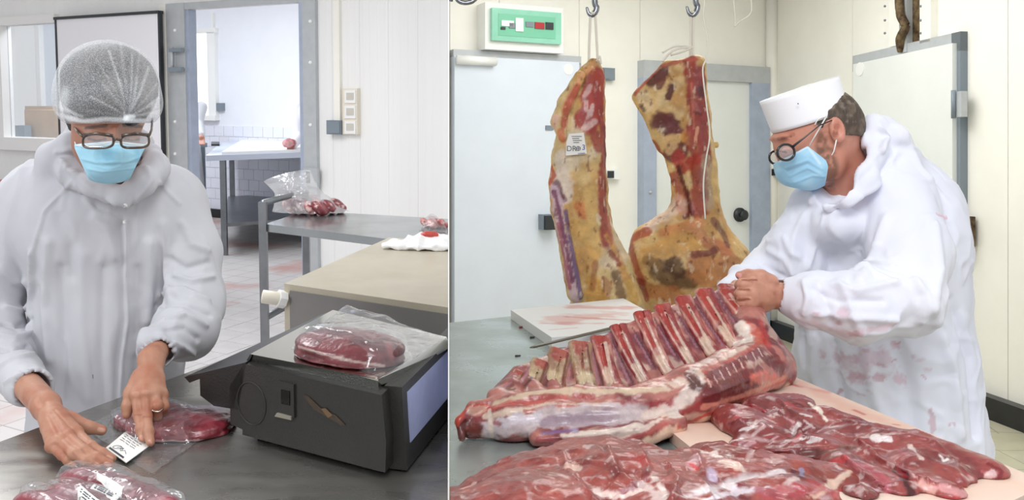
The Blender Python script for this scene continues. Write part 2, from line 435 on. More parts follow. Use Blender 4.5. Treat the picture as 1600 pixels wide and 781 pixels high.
# brick-like tile texture where the tiles are too far away to be built
def tile_mat(name, c1, c2, size, ang, stain=None):
    m = mat(name, c1, 0.38); nt = m.node_tree; N = nt.nodes; K = nt.links; b = N['Principled BSDF']
    tc = N.new('ShaderNodeTexCoord'); mp = N.new('ShaderNodeMapping'); mp.inputs['Rotation'].default_value = (0, 0, ang)
    K.new(tc.outputs['Object'], mp.inputs['Vector']); br = N.new('ShaderNodeTexBrick'); K.new(mp.outputs[0], br.inputs['Vector'])
    br.inputs['Scale'].default_value = 1.0; br.inputs['Brick Width'].default_value = size; br.inputs['Row Height'].default_value = size
    br.inputs['Mortar Size'].default_value = 0.004; br.offset = 0.0
    br.inputs['Color1'].default_value = (*lin(c1), 1); br.inputs['Color2'].default_value = (*lin(c1), 1); br.inputs['Mortar'].default_value = (*lin(c2), 1)
    out = br.outputs['Color']
    if stain:
        n = N.new('ShaderNodeTexNoise'); n.inputs['Scale'].default_value = 1.3; n.inputs['Detail'].default_value = 4; K.new(tc.outputs['Object'], n.inputs['Vector'])
        g = N.new('ShaderNodeMapRange'); g.inputs[1].default_value = 0.53; g.inputs[2].default_value = 0.66; g.inputs[4].default_value = 0.8; K.new(n.outputs['Fac'], g.inputs[0])
        mx = N.new('ShaderNodeMix'); mx.data_type = 'RGBA'; K.new(g.outputs[0], mx.inputs[0]); K.new(out, mx.inputs[6]); mx.inputs[7].default_value = (*lin(stain), 1); out = mx.outputs[2]
    K.new(out, b.inputs['Base Color']); return m

# fine vertical ribbing pressed into the packing room's wall sheets
nt = M['panel_left'].node_tree; N = nt.nodes; K = nt.links
tc = N.new('ShaderNodeTexCoord'); mp = N.new('ShaderNodeMapping'); mp.inputs['Rotation'].default_value = (0, 0, math.atan2(0.488, 0.873)); K.new(tc.outputs['Object'], mp.inputs['Vector'])
wv_ = N.new('ShaderNodeTexWave'); wv_.wave_type = 'BANDS'; wv_.bands_direction = 'X'; wv_.inputs['Scale'].default_value = 5.2; wv_.inputs['Distortion'].default_value = 0.0; K.new(mp.outputs[0], wv_.inputs['Vector'])
pw_ = N.new('ShaderNodeMath'); pw_.operation = 'POWER'; pw_.inputs[1].default_value = 8; K.new(wv_.outputs['Fac'], pw_.inputs[0])
bp = N.new('ShaderNodeBump'); bp.inputs['Strength'].default_value = 0.35; bp.inputs['Distance'].default_value = 0.003; K.new(pw_.outputs[0], bp.inputs['Height']); K.new(bp.outputs[0], N['Principled BSDF'].inputs['Normal'])

RT = Vector((0.873, -0.488, 0)).normalized()         # along the packing room's back wall, towards the right
VD = Vector((0.269, 0.963, 0)).normalized()          # the direction its worktops recede in
LD = Vector((-2.356, -1, 0)).normalized()            # along the boning room's back wall, towards the left
WD = Vector((-0.113, 1, 0)).normalized()             # its right wall, away from the camera

# ================================================================== the packing room (left half)
A0 = L(490, 300, 6.3); WL = Plane(A0, RT, 'L')
NX = VD * 1.0
def struct(name, me_or_bm, m, room, parent=None, smooth=False):
    me = bm_me(me_or_bm) if isinstance(me_or_bm, bmesh.types.BMesh) else me_or_bm
    o = link(name, me, m, parent, room, smooth)
    if parent is None: o['kind'] = 'structure'
    return o
def uL(px): return WL.hit(px, 200)[0]
u_seam = uL(CX); uj0, uj1 = uL(297), uL(479)          # door opening between these
u_win0, u_win1 = uL(8), uL(96)
zt_door = WL.hit(390, 9)[1]
z_w0, z_w1 = WL.hit(50, 231)[1], WL.hit(50, 38)[1]
T = 0.06
wl = struct('wall_back_left', WL.box(uj1, u_seam, 0, 3.0, -T, -0.012), M['panel_left'], 'L')
for i in range(5):                                    # sheets of the insulated wall with open joints
    a = uj1 + (u_seam - uj1) * i / 5; b = uj1 + (u_seam - uj1) * (i + 1) / 5
    struct('panel', WL.box(a + 0.0006, b - 0.0006, 0.0, 3.0, -0.012, 0.0, 0.0005), M['panel_left'], 'L', wl)
struct('panel', WL.box(uj0, uj1, zt_door, 3.0, -T, 0), M['panel_left'], 'L', wl)
struct('panel', WL.box(u_win1, uj0, 0, 3.0, -T, 0), M['panel_left'], 'L', wl)
struct('panel', WL.box(u_win0 - 0.9, u_win1, z_w1, 3.0, -T, 0), M['panel_left'], 'L', wl)
struct('panel', WL.box(u_win0 - 0.9, u_win1, 0, z_w0, -T, 0), M['panel_left'], 'L', wl)
struct('panel', WL.box(u_win0 - 0.9, u_win0, z_w0, z_w1, -T, 0), M['panel_left'], 'L', wl)
clip_list = [wl] + list(wl.children)
for o in clip_list: clipx(o)

# floor of both packing rooms: tiles built where they are large enough, texture beyond
FL = tile_mat('tile_floor_left', '#cdc9c8', '#a5a2a2', 0.2, -math.atan2(RT.y, RT.x), '#bf8f88')
fl = struct('floor', prism([(-7, 0.3), (-0.002, 0.3), (-0.002, 14), (-7, 14)], -0.1, 0.0), FL, 'L')
bm0 = prism([(-0.098, -0.098), (0.098, -0.098), (0.098, 0.098), (-0.098, 0.098)], 0.0, 0.014, 0.003, 1); tme = bm_me(bm0); tme.materials.append(M['tile_l'])
bm0 = prism([(-0.098, -0.098), (0.098, -0.098), (0.098, 0.098), (-0.098, 0.098)], 0.0, 0.014, 0.003, 1); tme2 = bm_me(bm0); tme2.materials.append(M['tile_l2'])
ang = math.atan2(RT.y, RT.x); PN = Vector((-RT.y, RT.x, 0)); nt_ = 0
for i in range(-30, 30):
    for j in range(0, 60):
        c = RT * (0.2 * i) + PN * (0.2 * j); r = c.x / max(c.y, 0.1)
        if 3.3 < c.y < 6.2 and -0.345 < r < -0.185:
            o = bpy.data.objects.new('tile', tme2 if c.y > 5.3 and random.random() < 0.3 else tme); COL.objects.link(o); o.parent = fl
            o.location = (c.x, c.y, -0.0105 - 0.001 * random.random()); o.rotation_euler = (0, 0, ang); nt_ += 1

struct('ceiling', prism([(-7, 0.5), (-0.002, 0.5), (-0.002, 7.2), (-7, 10.3)], 3.0, 3.1), M['white_pl'], 'L')

# door frame, with rivets, hinge bracket and threshold strip
df = struct('door_1', WL.box(uj0 - 0.0, uj1 + 0.0, zt_door - 0.0, zt_door + 0.05, -0.02, 0.03, 0.003), M['galv'], 'L')
struct('jamb', WL.box(uL(269), uj0, 0, zt_door + 0.05, -0.01, 0.035, 0.004), M['galv'], 'L', df)
struct('jamb_lining', WL.box(uj0, uj0 + 0.03, 0, zt_door, -T, 0.02, 0.003), M['grey_blue'], 'L', df)
struct('jamb', WL.box(uj1, uL(499), 0, zt_door + 0.3, -0.01, 0.035, 0.004), M['galv'], 'L', df)
struct('jamb_lining', WL.box(uj1 - 0.035, uj1, 0, zt_door, -T - 0.02, 0.028, 0.003), M['grey_blue'], 'L', df)
for (x, ys) in ((279, (48, 190, 240)), (490, (34, 98, 195))):
    for y in ys:
        c = WL.px(x, y, 0.035); bm = bmesh.new(); bmesh.ops.create_uvsphere(bm, u_segments=10, v_segments=6, radius=0.014, matrix=Matrix.Translation(c))
        struct('rivet', bm, M['white_pl'], 'L', df, True)
hb = struct('hinge_bracket', WL.pbox(263, 75, 272, 112, 0.035, 0.06, 0.004), M['galv'], 'L', df)
struct('hinge_arm', WL.pbox(263, 75, 283, 81, 0.06, 0.09, 0.003), M['grey_pl'], 'L', df)
struct('hinge_arm', WL.pbox(263, 105, 283, 112, 0.06, 0.09, 0.003), M['grey_pl'], 'L', df)
struct('hinge_pin', tube([WL.px(280, 74, 0.075), WL.px(280, 113, 0.075)], 0.013, 10), M['galv'], 'L', df, True)
struct('latch_plate', WL.pbox(474, 262, 496, 292, 0.035, 0.06, 0.004), M['galv'], 'L', df)
struct('latch_slot', WL.pbox(478, 268, 484, 286, 0.06, 0.064, 0.001), M['dark_pl'], 'L', df)

# white-framed window to the room beyond, at the far left
wi = struct('window_1', WL.box(u_win0 - 0.12, u_win1 + 0.02, z_w1, z_w1 + 0.07, -0.06, 0.05, 0.008), M['white_pl'], 'L')
struct('window_frame', WL.box(u_win0 - 0.12, u_win0 + 0.05, z_w0, z_w1, -0.06, 0.05, 0.008), M['white_pl'], 'L', wi)
struct('window_sill', WL.box(u_win0 - 0.12, u_win1 + 0.02, z_w0 - 0.02, z_w0 + 0.09, -0.06, 0.07, 0.008), M['white_pl'], 'L', wi)
struct('pane', WL.box(u_win0 + 0.05, u_win1 + 0.02, z_w0 + 0.09, z_w1, -0.03, -0.022), M['glass'], 'L', wi)
# the small room behind that window, with an unseen lamp added to brighten it
_p = ML @ WL.at(uL(50), 2.7, -0.8); area('overhead_light', _p, (0, 0, 0), 0.7, 0.7, 30, (0.88, 0.94, 1.0))
struct('wall_behind_window', WL.box(u_win0 - 1.6, Plane(WL.p - WL.n * 1.5, RT, 'L').hit(118, 200)[0], 0, 3.0, -1.6, -1.5), M['panel_blue'], 'L')
struct('trim_1', WL.pbox(57, 20, 63, 232, -1.5, -1.44, 0.004), M['white_pl'], 'L')
b = thing('work_shelf', 'grey shelf behind the white framed window, under the cardboard box', 'shelf', WL.px(60, 226, -1.2), 'L')
link('shelf_board', bm_me(WL.box(u_win0 - 0.9, u_win1 + 0.2, z_w0 - 0.05, z_w0 - 0.01, -1.5, -0.6)), M['grey_pl'], b)
link('support', bm_me(WL.box(u_win0 - 0.2, u_win0 - 0.15, 0, z_w0 - 0.05, -1.5, -0.65)), M['grey_pl'], b)
link('support', bm_me(WL.box(u_win1 + 0.12, u_win1 + 0.17, 0, z_w0 - 0.05, -1.5, -0.65)), M['grey_pl'], b)
cbx = Plane(WL.p - WL.n * 0.85, RT, 'L')
c = thing('cardboard_box', 'brown cardboard box seen through the window at far left', 'box', cbx.px(66, 222), 'L')
bx = cbx.pbox(39, 172, 128, 226, -0.35, 0.0, 0.003); link('box_body', bm_me(bx), M['card'], c)
link('box_flap', bm_me(cbx.pbox(39, 166, 128, 173, -0.36, -0.3, 0.001)), M['card'], c)
tp = thing('tape_dispenser', 'small grey tape dispenser left of the cardboard box behind the window', 'dispenser', cbx.px(30, 222), 'L')
q = cbx.px(28, 190, 0.1)
link('tape_roll', bm_me(tube([q + RT * (0.05 * math.cos(t / 9 * 6.283)) + Vector((0, 0, 0.05 * math.sin(t / 9 * 6.283))) for t in range(9)], 0.02, 8, True)), M['grey_pl'], tp, smooth=True)
link('dispenser_base', bm_me(cbx.pbox(24, 196, 38, 225, 0.04, 0.12, 0.004)), M['grey_pl'], tp)

# black-rimmed white board standing against the wall, right of the window
wbp = Plane(WL.p + WL.n * 0.06, RT, 'L')
wb = thing('white_board', 'large white board with a black rim against the wall behind the woman', 'board', wbp.px(175, 300), 'L')
ub0, ub1 = wbp.hit(93, 100)[0], wbp.hit(256, 100)[0]; zb1 = wbp.hit(175, 22)[1]; zb0 = 0.0
link('board_sheet', bm_me(wbp.box(ub0 + 0.01, ub1 - 0.01, zb0, zb1 - 0.01, 0, 0.03)), mat('board_white', '#f6f6fb', 0.3), wb)
link('rim', bm_me(wbp.box(ub0, ub0 + 0.022, zb0, zb1, 0.0, 0.034, 0.003)), M['dark_pl'], wb)
link('rim', bm_me(wbp.box(ub1 - 0.018, ub1, zb0, zb1, 0.0, 0.034, 0.003)), M['dark_pl'], wb)
link('rim', bm_me(wbp.box(ub0, ub1, zb1 - 0.022, zb1, -0.01, 0.045, 0.003)), M['dark_pl'], wb)
struct('trim_2', WL.box(uL(257), uL(268), 0, zt_door + 0.05, -0.01, 0.03, 0.004), M['panel_ivory'], 'L')

# cable duct, junction box and sockets on the ribbed wall
cdt = tag(link('cable_duct', bm_me(WL.pbox(521, -60, 530, 188, 0.0, 0.03, 0.003)), M['panel_ivory'], None, 'L'), 'thin vertical cable duct running down the wall to the grey junction box', 'duct')
jb = thing('junction_box', 'small grey junction box on the wall beside the sockets', 'junction box', WL.px(520, 210), 'L')
link('box_body', bm_me(WL.pbox(510, 188, 532, 210, 0.0, 0.06, 0.006)), M['grey_pl'], jb)
link('box_lid', bm_me(WL.pbox(512, 190, 530, 208, 0.06, 0.068, 0.004)), M['grey_pl'], jb)
so = thing('socket_panel', 'white three-gang socket panel on the ribbed wall', 'socket', WL.px(545, 210), 'L')
link('panel_frame', bm_me(WL.pbox(535, 138, 558, 210, 0.0, 0.04, 0.004)), M['cream_pl'], so)
for k in range(3):
    y = 141 + k * 24
    s = link('socket', bm_me(WL.pbox(538, y, 555, y + 20, 0.04, 0.05, 0.003)), M['white_pl'], so)
    link('socket_lid', bm_me(WL.pbox(541, y + 4, 552, y + 15, 0.05, 0.054, 0.001)), mat('socket_inner', '#c9c6bd', 0.4), s)

# the cutting room beyond the open doorway
N2 = Plane(L(400, 300, 10.4), RT, 'L')
wf = struct('wall_far_left', N2.box(N2.hit(250, 200)[0] - 0.4, N2.hit(640, 200)[0], 0, 3.0, -0.1, 0), M['far_wall'], 'L')
tr_, bl_ = N2.hit(400, 186)[1], N2.hit(400, 345)[1]
# low wall tiling, joined: the tiles are only a few pixels each
bm = bmesh.new(); u0 = N2.hit(300, 200)[0]
for r in range(8):
    for k in range(26):
        ua = u0 + k * 0.15 + (0.075 if r % 2 else 0); z0 = 0.10 + r * 0.125
        hull8(bm, [N2.at(ua, z0, 0), N2.at(ua + 0.146, z0, 0), N2.at(ua + 0.146, z0 + 0.121, 0), N2.at(ua, z0 + 0.121, 0)],
              [N2.at(ua, z0, 0.012), N2.at(ua + 0.146, z0, 0.012), N2.at(ua + 0.146, z0 + 0.121, 0.012), N2.at(ua, z0 + 0.121, 0.012)])
o = struct('wall_tiles', bm, mat('wall_tile', '#e9ebf6', 0.25), 'L', wf); o['kind'] = 'stuff'
struct('baseboard_far_left', N2.box(u0 - 0.4, u0 + 4, 0, 0.10, 0, 0.05, 0.01), M['black'], 'L')
# side wall of that room with the bright window
pw = N2.px(337, 200); SW = Plane(pw, VD, 'L')
w2 = struct('window_2', N2.pbox(302, 44, 336, 52, 0, 0.06, 0.006), M['white_pl'], 'L')
struct('window_frame', N2.pbox(324, 50, 336, 186, 0, 0.06, 0.006), M['white_pl'], 'L', w2)
struct('window_sill', N2.pbox(290, 180, 336, 188, 0, 0.08, 0.006), M['white_pl'], 'L', w2)
struct('pane', N2.pbox(290, 50, 325, 181, 0.01, 0.03), M['bright'], 'L', w2)
o = link('switch', bm_me(N2.pbox(336, 161, 347, 173, 0, 0.05, 0.005)), M['grey_pl'], None, 'L'); tag(o, 'small grey switch right of the bright window in the far room', 'switch')
rl = N2.pbox(331, 20, 334, 170, 0.0, 0.04)
o = link('pipe', bm_me(rl), M['white_pl'], None, 'L'); tag(o, 'thin white pipe on the far room wall above the grey switch', 'pipe')

# far cutting table with a white board
ftz = 0.92
ta, tb_ = Lz(322, 243, ftz), Lz(470, 238, ftz); tc_, td_ = Lz(470, 212, ftz), Lz(345, 222, ftz)
ft = thing('cutting_table', 'steel cutting table in the far room seen through the doorway', 'table', (ta + tb_) / 2 - Vector((0, 0, ftz)), 'L')
ex = (tb_ - ta) * 0.4
poly = [ta, tb_ + ex, tc_ + ex, td_]
link('tabletop', bm_me(prism([(p.x, p.y) for p in poly], ftz - 0.05, ftz, 0.004)), mat('table_edge', '#ccd4e6', 0.3, 0.1), ft)
fd = (tb_ - ta).normalized()
for p in (ta + fd * 0.12 + VD * 0.06, ta + fd * 0.95 + VD * 0.06, td_ + fd * 0.15 - VD * 0.05, td_ + fd * 0.9 - VD * 0.05):
    link('leg', bm_me(prism([(p.x - .025, p.y - .025), (p.x + .025, p.y - .025), (p.x + .025, p.y + .025), (p.x - .025, p.y + .025)], 0, ftz - 0.05, 0.003)), M['steel_d'], ft)
sh = [ta + fd * 0.1 + VD * 0.05, ta + fd * 1.3 + VD * 0.05, td_ + fd * 1.3 - VD * 0.05, td_ + fd * 0.1 - VD * 0.05]
link('lower_shelf', bm_me(prism([(p.x, p.y) for p in sh], 0.26, 0.29, 0.003)), M['steel_d'], ft)
o = link('cutting_board', bm_me(prism([(p.x, p.y) for p in (ta + fd * .1 + VD * .08, tb_ + ex * .8 + VD * .08, tc_ + ex * .8 - VD * .1, td_ + fd * .3 - VD * .1)], ftz, ftz + 0.025, 0.004)), M['white_pl'], None, 'L')
tag(o, 'white cutting board covering the table in the far room', 'cutting board')
o = link('black_tool', bm_me(prism([(p.x, p.y) for p in (Lz(330, 228, .92), Lz(343, 228, .92), Lz(343, 224, .92), Lz(330, 224, .92))], ftz, ftz + .02)), M['dark_pl'], None, 'L')
tag(o, 'tiny dark tool at the left end of the far room table', 'tool')

# ================================================================== partition sheet between the two rooms
o = struct('wall_partition', prism([(-0.0007, 1.10), (0.0007, 1.10), (0.0007, 7.0), (-0.0007, 7.0)], -0.1, 3.3), M['white_pl'], 'R')

# ================================================================== the boning room (right half)
C0 = Rz(1207, 520, 0.0)
WB = Plane(C0, LD, 'R'); WR = Plane(C0, WD, 'R')
uB = lambda px: WB.hit(px, 250)[0]
uR = lambda px: WR.hit(px, 250)[0]
wb_ = struct('wall_back_right', WB.box(0, uB(703), 0, 3.3, -0.12, -0.012), M['panel_ivory'], 'R')
js = [1207, 1000, 905, 780, 703]
for i in range(4):
    struct('panel', WB.box(uB(js[i]) + 0.002, uB(js[i + 1]) - 0.002, 0, 3.3, -0.012, 0, 0.001), M['panel_ivory'], 'R', wb_)
u_end = uR(1600) - 3.2
wr_ = struct('wall_right', WR.box(u_end, 0, 0, 3.3, -0.12, -0.014), M['panel_ivory'], 'R')
js = [0, uR(1332), uR(1575), uR(1575) - 1.15, u_end]
for i in range(4):
    struct('panel', WR.box(js[i + 1] + 0.003, js[i] - 0.003, 0, 3.3, -0.014, 0, 0.002), M['panel_ivory'], 'R', wr_)
FR = tile_mat('tile_floor_right', '#bdb9a2', '#8f8b7c', 0.25, 0.2)
flr = struct('floor.001', prism([(0.002, 0.3), (4.2, 0.3), (4.2, 9), (0.002, 9)], -0.1, 0.0), FR, 'R')
bm0 = prism([(-.148, -.148), (.148, -.148), (.148, .148), (-.148, .148)], 0.0, 0.012, 0.003, 1); tr_me = bm_me(bm0); tr_me.materials.append(M['tile_r'])
for i in range(8, 16):
    for j in range(12, 27):
        x, y = i * 0.3, j * 0.3; px = CX + F * x / y; py = HY + F * CZ / y
        if x < 2.887 + 0.113 * (8.05 - y) - 0.2 and (px > 1535 and py > 610 or 1190 < px < 1260 and py > 500) and px < 1640:
            o = bpy.data.objects.new('tile', tr_me); COL.objects.link(o); o.parent = flr; o.location = (x, y, -0.009)
struct('baseboard_right', WR.box(u_end, 0, 0, 0.13, 0, 0.07, 0.025), M['black'], 'R')
struct('baseboard_back', WB.box(0, uB(1190), 0, 0.13, 0, 0.07, 0.025), M['black'], 'R')
struct('ceiling.001', prism([(0.002, 1.0), (4.2, 1.0), (4.2, 8.6), (0.002, 7.0)], 3.3, 3.4), M['white_pl'], 'R')
struct('trim_3', tube([WB.at(0.05, 0, 0.045), WB.at(0.05, 3.3, 0.045)], 0.052, 16), M['panel_ivory'], 'R', smooth=True)
struct('trim_4', tube([WR.px(1213, 560, 0.012), WR.px(1213, -60, 0.012)], 0.008, 8), M['grey_pl'], 'R', smooth=True)

# left cold-room door
zt = WB.hit(800, 92)[1]
d1 = struct('door_2', WB.box(uB(896), uB(703), 0.05, WB.hit(800, 94)[1], 0.02, 0.09, 0.01), M['panel_blue'], 'R')
struct('door_frame', WB.box(uB(901), uB(703), WB.hit(800, 95)[1], WB.hit(800, 84)[1], 0, 0.07, 0.004), M['galv'], 'R', d1)
struct('door_frame', WB.box(uB(903), uB(892), 0, WB.hit(800, 84)[1], 0, 0.05, 0.004), M['galv'], 'R', d1)
struct('top_roller', tube([WB.px(704, 96, 0.12), WB.px(764, 99, 0.12)], 0.035, 14), M['white_pl'], 'R', d1, True)
struct('handle', WB.pbox(848, 335, 863, 359, 0.09, 0.16, 0.006), M['grey_pl'], 'R', d1)
struct('handle_grip', WB.pbox(853, 337, 874, 359, 0.12, 0.19, 0.006), M['dark_pl'], 'R', d1)
struct('keyhole_plate', WB.pbox(853, 196, 865, 203, 0.09, 0.10, 0.002), M['grey_pl'], 'R', d1)
def disc(pl, px, py, r, d0, d1_, m, name, par, n=20):
    u, z = pl.hit(px, py); a = [pl.at(u + r * math.cos(k / n * 6.2832), z + r * math.sin(k / n * 6.2832), d0) for k in range(n)]
    return struct(name, ext(a, pl.n * (d1_ - d0), 0.0), m, 'R', par)
disc(WB, 879, 110, 0.045, 0.09, 0.094, M['white_pl'], 'round_sticker', d1)

# back door with knob
d2 = struct('door_3', WB.box(uB(1190), uB(997), 0, WB.hit(1100, 126)[1], 0.0, 0.03), M['panel_blue'], 'R')
struct('door_leaf', WB.box(uB(1168), uB(1014), 0.05, WB.hit(1090, 126)[1], 0.03, 0.055, 0.006), M['door_grey'], 'R', d2)
struct('door_frame', WB.box(uB(1192), uB(996), WB.hit(1095, 127)[1], WB.hit(1095, 101)[1], 0, 0.09, 0.004), M['galv'], 'R', d2)
struct('door_frame', WB.box(uB(1192), uB(1164), 0, WB.hit(1095, 127)[1], 0, 0.09, 0.004), M['grey_blue'], 'R', d2)
struct('door_frame', WB.box(uB(1016), uB(996), 0, WB.hit(1095, 127)[1], 0, 0.09, 0.004), M['grey_blue'], 'R', d2)
q = WB.px(1148, 335, 0.055); struct('knob_rose', tube([q, q + WB.n * 0.02], 0.062, 20), M['dark_pl'], 'R', d2, True)
struct('knob', tube([q + WB.n * .02, q + WB.n * .05, q + WB.n * .07, q + WB.n * .08], [0.02, 0.03, 0.045, 0.03], 18), M['dark_pl'], 'R', d2, True)
for y in (300, 345):
    c = WB.px(1006, y, 0.09); bm = bmesh.new(); bmesh.ops.create_uvsphere(bm, u_segments=10, v_segments=6, radius=0.016, matrix=Matrix.Translation(c)); struct('rivet', bm, M['galv'], 'R', d2, True)

# switches and small boxes between the doors
def small(name, label, cat, pl, x0, y0, x1, y1, m, m2):
    t = thing(name, label, cat, pl.px((x0 + x1) / 2, y1), 'R')
    link('box_body', bm_me(pl.pbox(x0, y0, x1, y1, 0, 0.05, 0.005)), m, t)
    link('box_lid', bm_me(pl.pbox(x0 + 2, y0 + 2, x1 - (x1 - x0) * 0.45, y1 - 2, 0.05, 0.06, 0.003)), m2, t)
small('junction_box.001', 'grey junction box high on the wall between the hanging carcasses', 'junction box', WB, 943, 106, 961, 125, M['grey_pl'], M['grey_pl'])
small('door_switch', 'small black and white switch between the two hanging carcasses', 'switch', WB, 948, 265, 969, 280, M['white_pl'], M['dark_pl'])
small('light_switch', 'small dark switch on the corner beside the man\'s glasses', 'switch', WR, 1203, 262, 1217, 276, M['white_pl'], M['dark_pl'])

# right cold-room door on the side wall, standing proud of its frame
zl0, zl1 = 0.08, WR.hit(1410, 88)[1]
WR2 = Plane(WR.p + WR.n * 0.08, WR.d, 'R')
ua, ub = WR2.hit(1333, 250)[0], WR2.hit(1488, 250)[0]; zt2 = WR2.hit(1410, 84)[1]
d3 = struct('door_4', WR.box(ub, ua, zl0, zt2, 0.02, 0.08, 0.01), M['door_grey'], 'R')
uf0, uf1 = WR.hit(1512, 250)[0], WR.hit(1342, 250)[0]; zf = WR.hit(1420, 70)[1]
struct('door_frame', WR.box(uf0, uf1, zt2 - 0.05, zf, 0, 0.05, 0.004), M['galv'], 'R', d3)
struct('door_frame', WR.box(uf0, ub + 0.05, 0, zf, 0, 0.05, 0.004), M['grey_pl'], 'R', d3)
for y in (163,):
    struct('hinge', WR2.pbox(1489, y - 20, 1502, y + 20, -0.02, 0.02, 0.006), M['galv'], 'R', d3)
    a = WR2.px(1497, y - 22, 0.03); b = WR2.px(1497, y + 22, 0.03); struct('hinge_pin', tube([a, b], 0.014, 12), M['grey_pl'], 'R', d3, True)
struct('hinge', WR2.pbox(1490, 338, 1505, 385, -0.06, 0.02, 0.006), M['rust'], 'R', d3)
disc(WR2, 1344, 108, 0.05, 0.0, 0.005, M['white_pl'], 'round_sticker', d3)
# the rusty rail channel above it
gp = struct('trim_5', WR.pbox(1389, -60, 1405, 72, 0, 0.05, 0.004), M['panel_ivory'], 'R')
struct('trim_6', WR.pbox(1437, -60, 1454, 66, 0, 0.05, 0.004), M['panel_ivory'], 'R')
for pxx in (1393, 1450):
    for y in (10, 32, 52):
        c = WR.px(pxx, y, 0.05); bm = bmesh.new(); bmesh.ops.create_uvsphere(bm, u_segments=8, v_segments=5, radius=0.009, matrix=Matrix.Translation(c)); struct('screw', bm, M['grey_pl'], 'R', gp, True)
rr = thing('rail_channel', 'rusty overhead rail channel above the right cold room door', 'rail', WR.px(1420, 70), 'R')
link('channel_back', bm_me(WR.pbox(1405, -60, 1437, 82, 0, 0.015)), M['rust'], rr)
link('rail_plate', bm_me(WR.pbox(1406, -60, 1416, 82, 0.015, 0.06, 0.003)), M['galv'], rr)
link('rail_hanger', bm_me(tube(smooth_path([WR.px(1422, -30, .08), WR.px(1424, 20, .08), WR.px(1432, 42, .08), WR.px(1424, 60, .08), WR.px(1420, 80, .05)]), 0.03, 8)), M['rust'], rr, smooth=True)

# electrical cabinet with a green see-through cover
ec = thing('electrical_box', 'white electrical box with a green transparent cover above the left door', 'electrical box', WB.px(818, 82), 'R')
EB = Plane(WB.p + WB.n * 0.14, WB.d, 'R')
link('box_body', bm_me(EB.pbox(758, 8, 880, 80, -0.14, 0, 0.018)), M['white_pl'], ec)
cv = link('cover', bm_me(EB.pbox(769, 16, 877, 66, 0.0, 0.035, 0.008)), M['green_gl'], ec)
link('cover_recess', bm_me(EB.pbox(779, 24, 868, 58, 0.035, 0.038, 0.001)), mat('green_inner', '#7cc7a6', 0.25), cv)
for (a, b_, c_, d_, mm) in ((784, 32, 803, 41, 'white_pl'), (806, 28, 818, 49, 'white_pl'), (822, 34, 834, 42, 'grey_pl'), (836, 35, 851, 45, 'red'), (853, 35, 865, 46, 'dark_pl'), (783, 42, 790, 46, 'dark_pl'), (796, 36, 806, 44, 'grey_pl')):
    link('breaker', bm_me(EB.pbox(a, b_, c_, d_, 0.038, 0.046, 0.001)), M[mm], cv)
# ================================================================== packing room furniture
ZC = 0.87                                             # worktop height
def xy(pts): return [(p.x, p.y) for p in pts]
def LZ(z, *pp): return [Lz(a, b, z) for a, b in pp]
e0, e1 = Lz(0, 690, ZC), Lz(290, 583, ZC); ed = (e1 - e0).normalized()
far = e1 + ed * 0.35; near = e0 - ed * 0.35
top = [near, Vector((-0.0015, 0.80, 0)), Vector((-0.0015, far.y - 0.12, 0)), far]
ct_ = thing('steel_counter', 'brushed steel packing counter under the scale and the bagged meat', 'counter', (-0.3, 1.4, 0), 'L')
o = link('worktop', bm_me(prism(xy(top), ZC - 0.04, ZC, 0.004)), M['steel_r'], ct_); clipx(o)
for (x, y) in ((-0.10, 0.95), (-0.10, far.y - 0.25), (e1.x + 0.12, far.y - 0.1), (near.x + 0.12, near.y)):
    link('leg', bm_me(prism([(x - .02, y - .02), (x + .02, y - .02), (x + .02, y + .02), (x - .02, y + .02)], 0, ZC - .04, .003)), M['steel_d'], ct_)

# steel table with raised tube rail
ZT = 0.85
tfl, tfr, tbr, tbl = Lz(414, 350, ZT), Lz(720, 387, ZT), Lz(720, 343, ZT), Lz(478, 329, ZT)
tt = thing('steel_table', 'steel table with a raised tube rail behind the beige machine', 'table', (tfl + tfr) / 2 - Vector((0, 0, ZT)), 'L')
o = link('tabletop', bm_me(prism(xy([tfl, tfr, tbr, tbl]), ZT - 0.035, ZT, 0.004)), mat('table_top_steel', '#aab0b2', 0.22, 0.85, var=.08, vscale=4, rvar=.06), tt); clipx(o)
def post(p, z0, z1, w_, name, par, m=M['steel_d']):
    return link(name, bm_me(prism([(p.x - w_, p.y - w_), (p.x + w_, p.y - w_), (p.x + w_, p.y + w_), (p.x - w_, p.y + w_)], z0, z1, 0.003)), m, par)
pl_ = Lz(411, 350, ZT); post(pl_, 0, Lz(411, 350, ZT).z + 0.105, 0.018, 'leg', tt)
pb_ = tbl + (tbr - tbl).normalized() * 0.0; post(pb_, 0, ZT + 0.10, 0.018, 'leg', tt)
pm_ = tfl + (tfr - tfl).normalized() * 0.9; post(pm_ + VD * 0.03, 0, ZT - 0.03, 0.018, 'leg', tt)
post(tbl + (tbr - tbl) * 0.6, 0, ZT - 0.03, 0.018, 'leg', tt)
za = ZT + 0.10
link('rail', bm_me(tube([(pl_.x, pl_.y, za), (pb_.x, pb_.y, za)], 0.015, 10)), M['steel_d'], tt, smooth=True)
zr = 0.40
link('stretcher', bm_me(tube([(pl_.x, pl_.y, zr), (pb_.x, pb_.y, zr)], 0.017, 10)), M['steel_d'], tt, smooth=True)
link('stretcher', bm_me(tube([(pb_.x, pb_.y, zr), (tbr.x * .6 + tbl.x * .4, tbr.y * .6 + tbl.y * .4, zr)], 0.017, 10)), M['steel_d'], tt, smooth=True)

